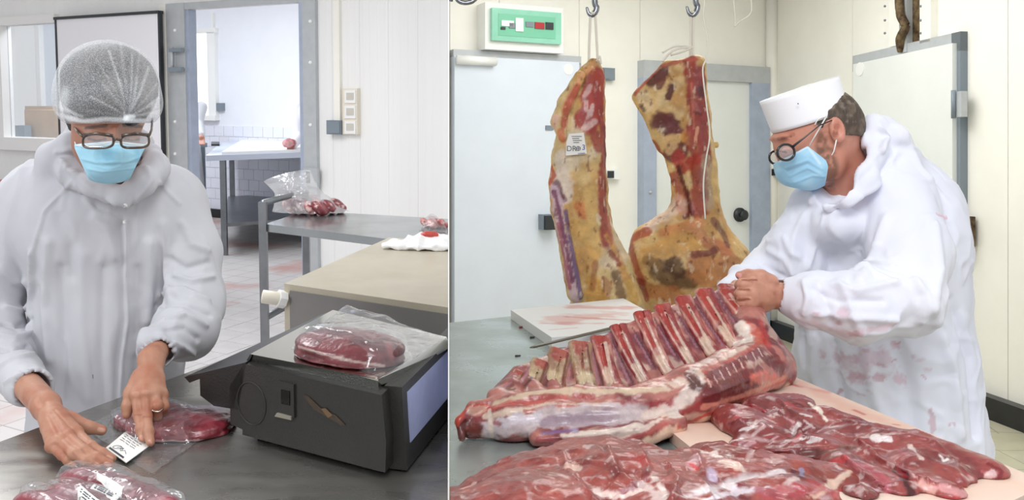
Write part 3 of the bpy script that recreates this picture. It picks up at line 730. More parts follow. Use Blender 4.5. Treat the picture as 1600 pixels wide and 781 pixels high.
# beige steel machine (conveyor end) with its roller
ZB = 0.95
mfl, mfr, mbl, mbr = Lz(444, 443, ZB), Lz(720, 483, ZB), Lz(608, 371, ZB), Lz(790, 383, ZB)
mb = thing('packing_machine', 'beige steel machine body with a white roller at its left end, behind the scale', 'machine', (mfl + mfr) / 2 - Vector((0, 0, ZB)), 'L')
o = link('housing', bm_me(prism(xy([mfl, mfr, mbr, mbl]), ZB - 0.135, ZB, 0.012, 3)), M['beige_st'], mb); clipx(o)
o = link('front_plate', bm_me(prism(xy([mfl - VD * .004 + RT * .02, mfr - VD * .004, mfr + VD * .02, mfl + VD * .02 + RT * .02]), ZB - .13, ZB - .016, 0.002)), M['mach_side'], mb); clipx(o)
for p in (mfl + RT * .12 + VD * .1, mbl + RT * .15 - VD * .1, mfl + RT * .36 + VD * .1):
    post(p, 0, ZB - .135, 0.025, 'leg', mb)
ra, rb = L(410, 463, mfl.y - 0.02), L(447, 468, mfl.y)
rl_ = link('roller', bm_me(tube([ra, rb], 0.018, 16)), M['cream_pl'], mb, smooth=True)
link('roller_cap', bm_me(tube([L(434, 466, mfl.y - 0.01), L(445, 468, mfl.y)], 0.024, 8)), M['white_pl'], rl_)
link('machine_foot', bm_me(prism(xy([mfl + RT * .02 - VD * .0, mfl + RT * .08, mfl + RT * .08 + VD * .06, mfl + RT * .02 + VD * .06]), ZB - .16, ZB - .135)), M['white_pl'], mb)

# ------------------------------------------------------------------ the scale
P0, P1 = Lz(379, 690, ZC), Lz(592, 748, ZC)
FP = Plane(P0, P1 - P0, 'L')
sc = thing('scale', 'black counter scale with a polished steel tray and side display', 'scale', (P0 + P1) / 2, 'L')
BD = VD * 0.26
out = [(379, 692), (379, 671), (360, 662), (359, 602), (379, 573), (384, 569), (596, 617), (603, 690), (602, 738), (592, 748)]
fp = [FP.px(*p) for p in out]
fp = [Vector((p.x, p.y, max(p.z, ZC + 0.012))) for p in fp]
MB = mat('black_housing', '#2a2927', 0.42, bump=0.15, bscale=350, spec=0.5)
body = link('housing', bm_me(ext(fp, BD, 0.004)), MB, sc)
for p in (P0 + RT * .03 + VD * .03, P1 - RT * .03 + VD * .03, P0 + VD * .24 + RT * .03, P1 + VD * .24 - RT * .03):
    link('foot', bm_me(tube([(p.x, p.y, ZC), (p.x, p.y, ZC + .02)], 0.012, 12)), M['dark_pl'], sc, smooth=True)
fn = FP.n
# embossed ring, switch with its silver sill
u, z = FP.hit(393, 630)
ring = [FP.at(u + .032 * math.cos(t / 32 * 6.2832), z + .036 * math.sin(t / 32 * 6.2832), 0.0005) for t in range(32)]
link('embossed_ring', bm_me(tube(ring, 0.0012, 6, True)), MB, body, smooth=True)
sw = link('switch_frame', bm_me(FP.pbox(435, 598, 459, 650, 0, 0.004, 0.002)), MB, sc)
link('switch_rocker', bm_me(FP.pbox(439, 610, 452, 632, 0.004, 0.0055, 0.001)), mat('rocker', '#050505', 0.25), sw)
link('switch_sill', bm_me(ext([FP.px(432, 649, .002), FP.px(458, 655, .002), FP.px(459, 649, .004), FP.px(437, 643, .004)], fn * 0.003)), mat('sill', '#a8a497', 0.35, .5), sw)
st_ = [FP.px(474, 617, .001), FP.px(482, 618, .001), FP.px(503, 638, .001), FP.px(525, 648, .001), FP.px(541, 664, .001), FP.px(534, 664, .001), FP.px(514, 652, .001), FP.px(492, 640, .001)]
s1 = link('worn_sticker', bm_me(ext(st_, fn * 0.0006)), mat('sticker', '#262220', 0.35, col2='#4a3a2c', vscale=30), sc)
link('sticker_patch', bm_me(ext([FP.px(503, 638, .0018), FP.px(510, 637, .0018), FP.px(521, 648, .0018), FP.px(514, 652, .0018)], fn * .0006)), mat('sticker_tan', '#6b5338', 0.4), sc)
# tray
ZY = 1.022
ty = LZ(ZY, (391, 553), (591, 592), (697, 526), (520, 484))
tyb = LZ(ZY - 0.024, (384, 567), (591, 613), (706, 543), (511, 496))
bm = bmesh.new(); hull8(bm, [Vector((p.x, p.y, ZY - 0.022)) for p in tyb], [Vector((p.x, p.y, ZY)) for p in ty]); bevel(bm, 0.003, 2)
tray = link('tray', bm_me(bm), M['chrome'], sc); clipx(tray)
cen = sum(ty, Vector()) / 4
bm = bmesh.new(); hull8(bm, [Vector((cen.x + (p.x - cen.x) * .9, cen.y + (p.y - cen.y) * .9, ZY - .05)) for p in ty], [Vector((cen.x + (p.x - cen.x) * .9, cen.y + (p.y - cen.y) * .9, ZY - .02)) for p in ty])
o = link('tray_support', bm_me(bm), M['dark_pl'], sc); clipx(o)
# right-hand display
DPt = Lz(636, 735, ZC + .004); DP = Plane(DPt, VD, 'L')
dn = DP.n if DP.n.x > 0 else -DP.n; DP.n = dn
zt1 = DP.hit(632, 609)[1]
dl = 0.45
tilt_in = 0.035
def dq(u, z, d): return DP.at(u, z, d - (z - ZC) / (zt1 - ZC) * 0.008)
def dbox(u0, u1, z0, z1, d0, d1, bev=0.0):
    bm = bmesh.new(); hull8(bm, [dq(u0, z0, d0), dq(u1, z0, d0), dq(u1, z1, d0), dq(u0, z1, d0)], [dq(u0, z0, d1), dq(u1, z0, d1), dq(u1, z1, d1), dq(u0, z1, d1)]); bevel(bm, bev); return bm
DPm = mat('display_case', '#33322f', 0.4, bump=.1, bscale=300)
dc = link('display', bm_me(dbox(0, dl, ZC + .004, zt1, -0.028, 0, .005)), DPm, sc); clipx(dc)
o = link('screen', bm_me(dbox(0.022, dl, ZC + .040, zt1 - .015, 0, 0.0012)), mat('screen', '#9aa0c4', 0.15, var=.15, vscale=12, emit=0.12), dc); clipx(o)
# left-hand wing: the customer display seen from behind
wing = [FP.px(*p) for p in ((288, 589), (296, 598), (312, 592), (313, 618), (334, 634), (372, 640), (384, 572), (384, 566))]
bk = (Lz(521, 482, 1.0) - FP.px(384, 566))
bm = bmesh.new(); wv = Lz(508, 489, wing[0].z) - wing[0]; hull8(bm, wing, [wing[0] + wv + (p - wing[0]) * .22 for p in wing]); bevel(bm, .002)
link('customer_display', bm_me(bm), mat('wing_black', '#1f1f20', 0.35, bump=.1, bscale=250), sc)

# ------------------------------------------------------------------ meat in clear bags
MEATM = mat('fresh_meat', vcol=True, rough=0.30, spec=0.5, coat=0.35, bump=0.25, bscale=160, sss=0.05, var=0.18, vscale=55, bdist=.004)
FILM = film('clear_bag', 0.03, gloss=0.12, bump=0.35, bscale=14); FILM2 = film('milky_bag', 0.09, gloss=0.15, bump=0.4, bscale=18)
def outline_solid(px_pts, z0, h, room='L', vox=0.0025, dome=0.6, name=''):
    f = Lz if room == 'L' else Rz
    g = [f(a, b, z0) for a, b in px_pts]; return g
def pebble(pxs, z0, rads, vox, k=0.02, topz=None, ray=rayL, c1='#8d2a38', c2='#a84250', amp=0.002, sc=40):
    """flat lobes of meat lying on a surface; pxs are centres on the surface"""
    f = Lz if ray is rayL else Rz
    c = [f(a, b, z0 + r[2] * .9) for (a, b), r in zip(pxs, rads)]
    lo, hi = bounds(c, max(max(r) for r in rads) + 0.02); lo[2] = z0 - 0.01; hi[2] = z0 + max(r[2] for r in rads) * 2 + .03
    S = Sdf(lo, hi, vox)
    for p, r in zip(c, rads): S.ell(p, r[:3], (0, 0, r[3] if len(r) > 3 else 0), k)
    S.cut((0, 0, z0 + 0.0006), (0, 0, -1), 0.004)
    if topz: S.cut((0, 0, z0 + topz), (0.05, -.12, 1), 0.012)
    B = S.mesh().rough(amp, sc, 3); B.base(c1, c2, 30); return B
def sheet(corners, z0, hf, nu=46, nv=46, seam=0.0, room='L', thick=0.002, jag=0.0):
    """a flattened bag: upper skin over what it holds, lower skin on the table; corners in pixels at height z0"""
    f = Lz if room == 'L' else Rz
    a, b, c, d = [f(x, y, z0) for x, y in corners]
    def top(u, v):
        p = (a * (1 - u) + b * u) * (1 - v) + (d * (1 - u) + c * u) * v
        e = min(u, 1 - u, v, 1 - v); w_ = 0.006 * math.sin(9 * u + 5 * v) * math.sin(11 * v - 3 * u)
        p = p + Vector((w_ * .5 * math.sin(7 * v), w_ * .5, 0)); return p, e
    def up(u, v):
        p, e = top(u, v); return Vector((p.x, p.y, z0 + thick + min(1, e * 12) * hf(p) ))
    def dn_(u, v):
        p, e = top(u, v); return Vector((p.x, p.y, z0 + 0.0006))
    B = grid(up, nu, nv); B2 = grid(dn_, nu, nv); n = len(B.P)
    rim = [i * nv for i in range(nu)] + [(nu - 1) * nv + j for j in range(1, nv)] + [i * nv + nv - 1 for i in range(nu - 2, -1, -1)] + [j for j in range(nv - 2, 0, -1)]
    Q = [(rim[i], rim[(i + 1) % len(rim)], rim[(i + 1) % len(rim)] + n, rim[i] + n) for i in range(len(rim))]
    return Body(np.vstack([B.P, B2.P]), np.vstack([B.Q, B2.Q[:, ::-1] + n, np.array(Q)]))
def over(Bd, pad=0.004, wr=0.0015, sc=40):
    """height of a skin lying over a solid"""
    t = Bd.bvh(); z0 = Bd.P[:, 2].min()
    def f(p):
        best = 0.0
        for dx, dy in ((0, 0), (.008, 0), (-.008, 0), (0, .008), (0, -.008)):
            h = t.ray_cast(Vector((p.x + dx, p.y + dy, 3)), Vector((0, 0, -1)))
            if h[0] is not None: best = max(best, h[0].z - z0 + pad)
        w_ = wr * (math.sin(p.x * sc * 3.1 + p.y * sc * 1.7) + math.sin(p.x * sc * 1.3 - p.y * sc * 2.9) + 2.2)
        return best + w_
    return f

# joint of meat in a bag on the tray
B1 = pebble([(505, 543), (542, 540), (588, 550), (560, 556), (530, 533)], ZY, [(.045, .04, .011), (.068, .05, .015), (.04, .045, .014), (.058, .04, .012), (.048, .032, .011)], 0.002, k=.035, topz=.020, amp=.0016)
B1.base('#561b22', '#743036', 22); B1.patch('#b08a84', 60, .38, 5, .5)
B1.paint([([(466, 541), (500, 552), (545, 563), (600, 572)], 2, '#c9b8ae', .6), ([(520, 540), (560, 552), (600, 556)], 8, '#6a2028', .6), ([(608, 535), (612, 560)], 6, '#8e4044', .6)], rayL)
m1 = thing('bagged_steak', 'dark red meat slice in a clear bag on the scale tray', 'meat', cen, 'L')
B1.link('meat', MEATM, m1)
hf = over(B1, .003, .001, 30)
c_ = sheet([(455, 545), (600, 590), (697, 530), (540, 478)], ZY, lambda p: hf(p) + (.012 * max(0, min(1, (p.y - cen.y) * 9 - .1)) * (0.6 + .4 * math.sin(p.x * 55 + p.y * 20))), 60, 60)
c_.rough(.0010, 40, 2); o = c_.link('bag', FILM, m1); clipx(o)

# the bag under the woman's hands with its paper label
B2 = pebble([(295, 652), (262, 660), (225, 650), (283, 672), (322, 660), (206, 658)], ZC, [(.08, .055, .010), (.08, .06, .012), (.05, .045, .009), (.07, .04, .010), (.045, .04, .008), (.022, .022, .007)], 0.002, k=.022, topz=.014, amp=.0045, sc=24)
B2.base('#6c1c26', '#86303a', 20); B2.patch('#c07a80', 70, .3, 5, .4)
B2.paint([([(245, 690), (290, 690), (315, 688)], 3, '#e0b8b8', .8), ([(318, 645), (334, 655)], 5, '#8c2430', .6)], rayL)
m2 = thing('bagged_meat', 'flat clear bag of red meat lying under the woman\'s hands', 'meat', Lz(240, 680, ZC), 'L')
B2.link('meat', MEATM, m2)
hf2 = over(B2, .0025, .0008, 30)
c_ = sheet([(130, 668), (238, 744), (335, 672), (230, 622)], ZC, hf2, 64, 64); c_.rough(.001, 60, 2); c_.link('bag', FILM, m2)
ll = LZ(ZC + .0062, (165, 700), (197, 723), (238, 693), (204, 668))
lab = link('paper_label', bm_me(prism(xy(ll), ZC + .0056, ZC + .0066)), M['paper'], m2)
# handwriting and printed lines on the label
lu = (ll[1] - ll[0]); lv = (ll[3] - ll[0])
def pen(pts, m=M['ink'], r=0.00035, z=ZC + .0072):
    return link('lettering', bm_me(tube([ll[0] + lu * a + lv * b + Vector((0, 0, z - ll[0].z)) for a, b in pts], r, 5)), m, lab)
rng = random.Random(3)
for k in range(7):
    b = 0.93 - k * 0.075; n = rng.randint(2, 4); x = 0.12
    for j in range(n):
        l = rng.uniform(.1, .25)
        if x + l > .92: break
        pen([(x + l * t / 6, b + .012 * rng.uniform(-1, 1)) for t in range(7)]); x += l + .06
pen([(.35 + .18 * math.cos(t * .5), .22 + .09 * math.sin(t * .62)) for t in range(16)])
pen([(.3, .2), (.4, .3), (.5, .18), (.62, .27), (.75, .2)])
for k in range(3): pen([(.1, .05 + k * .02), (.8, .05 + k * .02)], r=.0004)

# vacuum packs stacked at the front edge
def pack(name, label, ctr, rads, sheetc, z, labc, seed, txt=None):
    B = pebble(ctr, z, rads, .002, amp=.0018, sc=50); B.base('#6c1826', '#8a2e3c', 18, off=seed); B.patch('#d09aa0', 70, .3, 5, .5, off=seed)
    t = thing(name, label, 'meat', Lz(*ctr[0], z), 'L', None); B.link('meat', MEATM, t)
    g = over(B, .003, .001, 30); c = sheet(sheetc, z, g, 50, 50, thick=.001); c.rough(.001, 60, 2, off=seed); c.link('bag', FILM2, t)
    if labc:
        tb = c.bvh(); q = [Lz(a, b, z + .03) for a, b in labc]; nu, nv = 12, 8
        def lf(u, v):
            p = (q[0] * (1 - u) + q[1] * u) * (1 - v) + (q[3] * (1 - u) + q[2] * u) * v; h = tb.ray_cast(Vector((p.x, p.y, 3)), Vector((0, 0, -1))); return Vector((p.x, p.y, (h[0].z if h[0] else z + .03) + .0022))
        lb = grid(lf, nu, nv); o = lb.link('paper_label', M['paper'], t); md = o.modifiers.new('thick', 'SOLIDIFY'); md.thickness = .0006
        for k in range(4):
            v = .25 + .16 * k
            if k == 0 and txt:
                # block capitals printed along the lower edge
                pass
            uu = [0.12 + .06 * i for i in range(13)]
            for i in range(0, 12, 2):
                link('lettering', bm_me(tube([lf(uu[i], v) + Vector((0, 0, .001)), lf(uu[i] + .05 + .03 * (i % 3), v + .02) + Vector((0, 0, .001))], .0007 if k else .0011, 4)), M['ink'], o)
    return t
pack('vacuum_pack', 'clear pack of meat with a folded white label, at the front left of the counter', [(150, 757), (190, 769), (235, 785), (120, 748)], [(.055, .026, .018, -.5), (.055, .028, .018, -.5), (.055, .026, .016, -.5), (.03, .022, .012, -.5)], [(80, 756), (215, 822), (320, 806), (132, 731)], ZC, [(140, 766), (180, 786), (193, 772), (152, 752)], 3.0)
pack('vacuum_pack.001', 'clear pack of meat in front of the first pack, a plain label on it', [(112, 782), (155, 797), (92, 774)], [(.05, .024, .018, -.5), (.055, .024, .018, -.5), (.025, .02, .011, -.5)], [(64, 778), (160, 852), (235, 832), (100, 757)], ZC, [(116, 790), (148, 808), (162, 796), (126, 776)], 5.0)
pack('vacuum_pack.002', 'clear pack of meat at the bottom left corner of the counter', [(66, 792), (104, 808), (52, 786)], [(.045, .024, .017, -.5), (.05, .024, .017, -.5), (.03, .022, .012, -.5)], [(22, 790), (104, 862), (168, 842), (70, 765)], ZC, None, 7.0)

# ------------------------------------------------------------------ bags on the steel table
def chops(pxs, z, r, name, label, ray=rayL, par=None, cat='meat', c=('#964048', '#74222c'), sq=(.45, 1, .6)):
    t = thing(name, label, cat, Lz(*pxs[0], z), 'L')
    for i, (a, b) in enumerate(pxs):
        p = Lz(a, b, z) + Vector((0, 0, r * .55)); S = Sdf(np.array(p) - r * 1.6, np.array(p) + r * 1.6, r / 9)
        S.ell(p, (r * .40, r * .8, r * .75), (0.1, -0.75, 0.2 + .2 * math.sin(i * 2.1)), 0); S.cone(p + Vector((0, 0, .2 * r)), p + Vector((r * .6, 0, -.2 * r)), r * .3, r * .2, r * .2)
        S.cut((0, 0, z + .001), (0, 0, -1)); B = S.mesh().rough(r * .05, 3 / r, 2, off=i * 3.3); B.base(*c, sc=1.5 / r, off=i); B.patch('#e6c9c2', 3 / r, .18, 5, .8, off=i)
        B.link('chop', MEATM, t)
    return t
t = chops([(452, 334), (468, 335), (484, 336), (499, 337), (513, 335), (526, 333), (460, 326), (492, 327)], ZT, .068, 'bag_of_chops', 'clear plastic bag of red chops on the steel table by the doorway')
pts = []
def bagfn(u, v):
    a = u * 2 * math.pi; # v: 0 at the base to 1 at the open mouth
    if v < .55:
        w_ = v / .55; c = L(486 - 18 * w_, 330 - 26 * w_, Lz(486, 334, ZT).y); rx, rz = .20 * (1 - .35 * w_), .10
        p = c + Vector((rx * math.cos(a), rz * math.sin(a) * .9, 0))
    else:
        w_ = (v - .55) / .45; c = L(468 - 20 * w_, 304 - 28 * w_, Lz(486, 334, ZT).y); rx, rz = .13 - .03 * w_ + .02 * w_ * w_, .06 - .045 * w_
        p = c + Vector((rx * math.cos(a), rz * math.sin(a), .035 * w_ * math.cos(a + .6)))
    return Vector((p.x, p.y, max(p.z, ZT + .003)))
Bg = grid(bagfn, 48, 40, True); Bg.rough(.012, 11, 3); Bg.P[:, 2] = np.maximum(Bg.P[:, 2], ZT + .002); Bg.link('bag', film('open_bag', .25, gloss=.5, bump=.8, bscale=14), t)
t = chops([(664, 356), (673, 358), (682, 356), (691, 357), (677, 352)], ZT, .04, 'bag_of_trimmings', 'small bag of red trimmings at the right end of the steel table', c=('#c98078', '#a04a4e'))
B = sheet([(655, 360), (699, 364), (699, 350), (662, 350)], ZT, lambda p: .05 * (0.7 + .3 * math.sin(p.x * 60)), 24, 20); o = B.link('bag', FILM2, t); clipx(o)
t = thing('plastic_bags', 'crumpled white plastic bags on the beige machine', 'plastic bag', Lz(660, 385, ZB), 'L')
q = Lz(664, 388, ZB); S = Sdf(np.array(q) + (-.2, -.1, -.02), np.array(q) + (.25, .14, .1), .004)
for dx, dy, r in ((-.07, 0, (.06, .04, .02)), (0, .01, (.08, .05, .035)), (.07, 0, (.08, .045, .03)), (-.11, -.01, (.03, .02, .008)), (.02, -.04, (.08, .02, .012)), (.14, .01, (.08, .05, .035))):
    S.ell(q + Vector((dx, dy, .012)), r, None, .01)
S.cut((0, 0, ZB + .001), (0, 0, -1)); B = S.mesh(); N_ = np.abs(noise(B.P, 26)) * .016 - .006; B.move(N_); B.rough(.003, 80, 2); B.P[:, 2] = np.maximum(B.P[:, 2], ZB + .0005)
o = B.link('bag', mat('white_film', '#f4f4f6', .3, coat=.4), t); clipx(o)
S = Sdf(np.array(q) + (-.02, -.03, .0), np.array(q) + (.08, .05, .12), .003); S.ell(q + Vector((.015, .0, .045)), (.03, .012, .012), None, 0); B = S.mesh().rough(.003, 50); B.base('#c04038'); B.link('meat_scrap', MEATM, t)

# red crate corner at the far left edge
o = link('red_crate', bm_me(WL.pbox(-40, 286, 6, 330, 0.4, 0.8, 0.01)), M['red'], None, 'L'); tag(o, 'corner of a red crate at the far left edge behind the woman', 'crate')
o2 = link('crate_stand', bm_me(WL.box(WL.hit(-40, 286)[0], WL.hit(20, 286)[0], 0, WL.hit(0, 326)[1], .4, .85)), M['grey_pl'], None, 'L'); tag(o2, 'grey stand under the red crate behind the woman', 'stand')
# ================================================================== people
SKIN = mat('skin', vcol=True, rough=0.48, spec=0.4, bump=0.12, bscale=260, sss=0.08, bdist=.002)
CLOTH = mat('coat_cloth', vcol=True, rough=0.85, spec=0.15, bump=0.10, bscale=900, stretch=(1, 1, 1), bdist=.001)
MASKM = mat('mask_cloth', vcol=True, rough=0.8, spec=0.2, bump=0.1, bscale=500, bdist=.001)
HAIRM = mat('hair', vcol=True, rough=0.6, bump=0.6, bscale=220, stretch=(1, .3, .3))
TORT = mat('tortoiseshell', '#2a1c14', 0.2, col2='#4d3420', vscale=60, coat=.6)
BLK = mat('black_frame', '#15161a', 0.2, coat=.5)
LENS = film('spectacle_lens', .06, '#dfe8f0', gloss=.25, bump=0)

def join(bodies):
    P = []; Q = []; C = []; n = 0
    for b in bodies: P.append(b.P); Q.append(b.Q + n); C.append(b.C); n += len(b.P)
    r = Body(np.vstack(P), np.vstack(Q)); r.C = np.vstack(C); return r
def cutpx(S, a, b, keep, ray, Y, k=0.0):
    """cut along the line of sight through two pixels, keeping the side of the pixel keep"""
    ra, rb = ray(*a), ray(*b); n = ra.cross(rb).normalized(); kd = ray(*keep)
    if n.dot(kd) > 0: n = -n
    S.cut(EYE, n, k)
def hand(lo_pts, vox, wrist, wr, kn, fingers, fr, thumb, tr, c='#b98268', palm_k=0.010, kr=0.012, pad=0.02, fore=None, fl=None):
    allp = [wrist] + kn + [p for f in fingers for p in f] + thumb + ([fore[0]] if fore else [])
    lo, hi = bounds(allp, pad + .02); S = Sdf(lo, hi, vox)
    for i, k_ in enumerate(kn): S.cone(wrist, k_, wr * .72, kr * (1 - .06 * i), palm_k)
    for i in range(3): S.cone(kn[i], kn[i + 1], kr * .92, kr * .88, .006)
    m = [wrist + (k_ - wrist) * .55 for k_ in kn]
    for i in range(3): S.cone(m[i], m[i + 1], kr * 1.02, kr, .008)
    if fore: S.chain([fore[0], wrist], [fore[1], wr], .012)
    for f, r, k_ in zip(fingers, fr, kn):
        S.cone(k_, f[0], r * 1.16, r * 1.05, .0035)
        for i in range(len(f) - 1):
            S.cone(f[i], f[i + 1], r * (1.05 - .07 * i), r * (.98 - .09 * i), .0015)
        for p in f[:-1]: S.ell(p, (r * 1.1,) * 3, None, .004)
    S.chain(thumb, tr, .006)
    B = S.mesh(); B.base(c, '#a86d55', 38, th=.1, sharp=1.2); return B

# ------------------------------------------------------------------ the woman
WY = 1.85
wm = thing('person', 'woman in hairnet, glasses and blue mask leaning over bagged meat in a pale coat', 'person', (L(165, 300, WY).x, 1.9, 0), 'L')
S = Sdf((-1.06, 1.52, .42), (-.40, 2.06, 1.42), .0038)
W = lambda x, y, Y: L(x, y, Y)
S.ell(W(160, 352, 1.87), (.195, .115, .145), None, .03)
S.ell(W(170, 470, 1.88), (.155, .12, .19), None, .06)
S.ell(W(170, 590, 1.88), (.152, .125, .2), None, .06)
S.ell(W(166, 740, 1.90), (.175, .135, .26), None, .06)
S.cone(W(166, 800, 1.90), Vector((W(166, 800, 1.90).x, 1.92, .5)), .17, .18, .05, fl=(1, .75))
S.chain([W(150, 300, 1.86), W(65, 300, 1.88)], [.075, .065], .05); S.chain([W(190, 300, 1.86), W(268, 305, 1.88)], [.075, .062], .05)
# arms
S.chain([W(274, 322, 1.88), W(300, 395, 1.86), W(307, 470, 1.82)], [.062, .060, .056], .02)
S.chain([W(307, 470, 1.82), W(290, 512, 1.74), W(256, 538, 1.64)], [.058, .056, .034], .018)
S.chain([W(45, 318, 1.88), W(8, 400, 1.88), W(-22, 490, 1.85)], [.066, .064, .060], .02)
S.chain([W(-22, 490, 1.85), W(4, 560, 1.76), W(38, 596, 1.66)], [.060, .053, .038], .018)
# cuffs
S.cone(W(258, 530, 1.66), W(246, 549, 1.615), .034, .031, .006)
S.cone(W(24, 582, 1.68), W(50, 605, 1.61), .040, .037, .006)
# hood and collar
S.chain([W(112, 228, 1.80), W(92, 250, 1.82), W(80, 275, 1.83)], [.030, .036, .030], .02)
S.chain([W(118, 205, 1.84), W(104, 238, 1.83), W(112, 268, 1.78), W(148, 290, 1.735), W(188, 306, 1.72)], [.020, .026, .026, .020, .012], .014)
S.chain([W(238, 238, 1.83), W(243, 262, 1.79), W(222, 286, 1.74), W(194, 310, 1.72)], [.018, .026, .024, .014], .014)
S.ell(W(172, 225, 1.86), (.09, .05, .05), None, .02)
# neck opening and sleeve mouths
S.chain([W(176, 240, 1.64), W(178, 268, 1.68), W(186, 296, 1.68)], [.056, .040, .006], .008, sub=True)
S.cone(W(252, 544, 1.63), W(236, 570, 1.56), .0255, .029, .002, sub=True)
S.cone(W(44, 600, 1.62), W(70, 626, 1.55), .031, .034, .002, sub=True)
B = S.mesh()
B.move(-.005 * np.clip(1 - np.abs(fbm(B.P * np.array((1.2, 1, .22)), 8, 2, 3.0)) * 6, 0, 1)); B.move(-.0025 * np.clip(1 - np.abs(fbm(B.P * np.array((1, 1, .5)), 15, 2, 7.0)) * 6, 0, 1)); B.rough(.0045, 7, 3, (1, 1, .35)); B.rough(.0016, 30, 2, (1, 1, .5))
FO = 2.3
B.relief([(p_, r_, h_ * FO) for p_, r_, h_ in [
    ([(190, 322), (190, 420), (193, 500), (185, 560), (182, 640)], 5, 2.5), ([(196, 322), (196, 420), (199, 500), (190, 562), (186, 640)], 3, -3.0),
    ([(112, 285), (70, 330), (52, 390)], 3, -2.5), ([(248, 285), (280, 318)], 3, -2.0),
    ([(118, 290), (150, 330), (188, 345)], 3, -2), ([(105, 262), (150, 300), (190, 322)], 4, -3),
    ([(228, 262), (236, 280), (205, 322)], 4, -3), ([(95, 250), (112, 268), (150, 280)], 4, -3), ([(88, 238), (120, 232)], 4, -3),
    ([(75, 380), (70, 480), (78, 560)], 9, -4), ([(130, 400), (128, 500), (140, 620)], 12, -3), ([(160, 420), (158, 560), (165, 660)], 8, 3),
    ([(95, 420), (100, 520), (95, 620)], 9, 3), ([(235, 380), (232, 460), (225, 540)], 10, -5), ([(252, 350), (262, 420), (268, 470)], 7, -5), ([(215, 420), (215, 520), (212, 600)], 7, 2.5),
    ([(250, 460), (285, 452), (325, 470)], 5, -4), ([(245, 478), (285, 474), (328, 492)], 5, 3.5), ([(255, 500), (290, 492), (322, 508)], 4, -4), ([(262, 515), (290, 512), (310, 530)], 4, 3.5),
    ([(275, 430), (300, 440), (332, 432)], 5, -4), ([(262, 402), (290, 420), (325, 410)], 5, 3), ([(285, 350), (300, 380), (326, 390)], 6, -3), ([(270, 535), (290, 545), (302, 552)], 4, -4),
    ([(10, 480), (30, 486), (48, 478)], 5, -4.5), ([(5, 505), (25, 510), (50, 500)], 5, 4), ([(0, 525), (22, 530), (48, 520)], 4, -4.5), ([(-10, 545), (15, 548), (45, 540)], 4, 4),
    ([(50, 395), (52, 450), (48, 520)], 5, -5), ([(0, 420), (20, 440), (40, 440)], 7, -3), ([(0, 572), (20, 560), (52, 553)], 4, -3), ([(8, 598), (30, 585), (58, 576)], 3, -3),
    ([(250, 520), (262, 532), (272, 548)], 3, -3), ([(150, 340), (170, 360), (180, 400)], 9, -3), ([(90, 340), (110, 380), (112, 430)], 10, 3)]], rayL)
B.soften(1)
B.base('#c6c6ca', '#bebec4', 5, sharp=1)
CO = B; co = B.link('coat', CLOTH, wm)
for (x, y) in ((195, 322), (196, 347)):
    h = CO.bvh().ray_cast(EYE, rayL(x, y).normalized())
    if h[0]: link('snap_button', bm_me(tube([h[0] + h[1] * .0005, h[0] + h[1] * .002], .0048, 14)), M['white_pl'], co, smooth=True)
h = CO.bvh().ray_cast(EYE, rayL(145, 588).normalized())
if h[0]: link('thread_mark', bm_me(tube([h[0] + Vector((0, 0, .004)), h[0] - Vector((0, 0, .004))], .001, 5)), M['grey_pl'], co)
# head, neck and the hidden core of the body
S = Sdf(*bounds([W(90, 60, 1.55), W(255, 330, 1.9)], .02), .0022)
S.ell(W(171, 152, 1.70), (.076, .095, .088), None, .02); S.ell(W(172, 222, 1.655), (.067, .066, .062), None, .03)
S.ell(W(172, 262, 1.645), (.036, .04, .022), None, .025); S.chain([W(174, 240, 1.74), W(174, 300, 1.84)], [.050, .050], .02)
S.chain([W(180, 205, 1.600), W(180, 232, 1.588)], [.008, .010], .010)
for x in (151, 208): S.ell(W(x, 213, 1.603), (.017, .011, .010), None, .004); S.chain([W(x - 17, 200, 1.607), W(x + 15, 198, 1.60)], [.005, .006], .006)
for x in (117, 237): S.ell(W(x, 205, 1.70), (.008, .016, .027), None, .004)
H = S.mesh(); H.base('#a4735d', '#8f5f4c', 30, th=.1, sharp=1); H.paint([([(134, 200), (166, 196)], 2.6, '#3a2a26', .8), ([(192, 195), (222, 198)], 2.6, '#3a2a26', .8), ([(138, 217), (151, 220), (165, 217)], 1.6, '#2b1d1b', .8), ([(195, 217), (208, 220), (221, 217)], 1.6, '#2b1d1b', .8)], rayL, warp=.1)
S = Sdf(*bounds([W(20, 300, 1.75), W(310, 300, 1.95), Vector((-.6, 1.85, .5))], .12), .011)
S.ell(W(166, 340, 1.87), (.15, .08, .12), None, .03); S.chain([W(170, 420, 1.89), W(168, 800, 1.92)], [.10, .11], .05); S.chain([W(174, 290, 1.83), W(172, 340, 1.86)], [.045, .05], .02)
for ch in ([W(274, 322, 1.88), W(303, 470, 1.82), W(256, 538, 1.64)], [W(45, 318, 1.88), W(-20, 490, 1.85), W(34, 594, 1.66)]): S.chain(ch, [.04, .032, .020], .02)
K_ = S.mesh(); K_.base('#a4735d')
HL = hand(None, .0016, Lz(72, 634, .920), .024, [Lz(119, 676, .904), Lz(106, 683, .906), Lz(94, 690, .902), Lz(81, 697, .895)],
          [[Lz(143, 698, .899), Lz(160, 709, .891), Lz(174, 716, .885)], [Lz(131, 704, .900), Lz(152, 716, .892), Lz(171, 726, .885)], [Lz(117, 710, .897), Lz(137, 720, .890), Lz(155, 727, .884)], [Lz(97, 711, .890), Lz(107, 719, .886), Lz(117, 725, .882)]],
          [.0082, .0086, .0082, .0072], [Lz(82, 648, .914), Lz(112, 657, .905), Lz(140, 668, .893), Lz(159, 672, .886)], [.016, .0135, .0105, .0085], c='#b5846c', kr=.0115, fore=(W(38, 597, 1.625), .026))
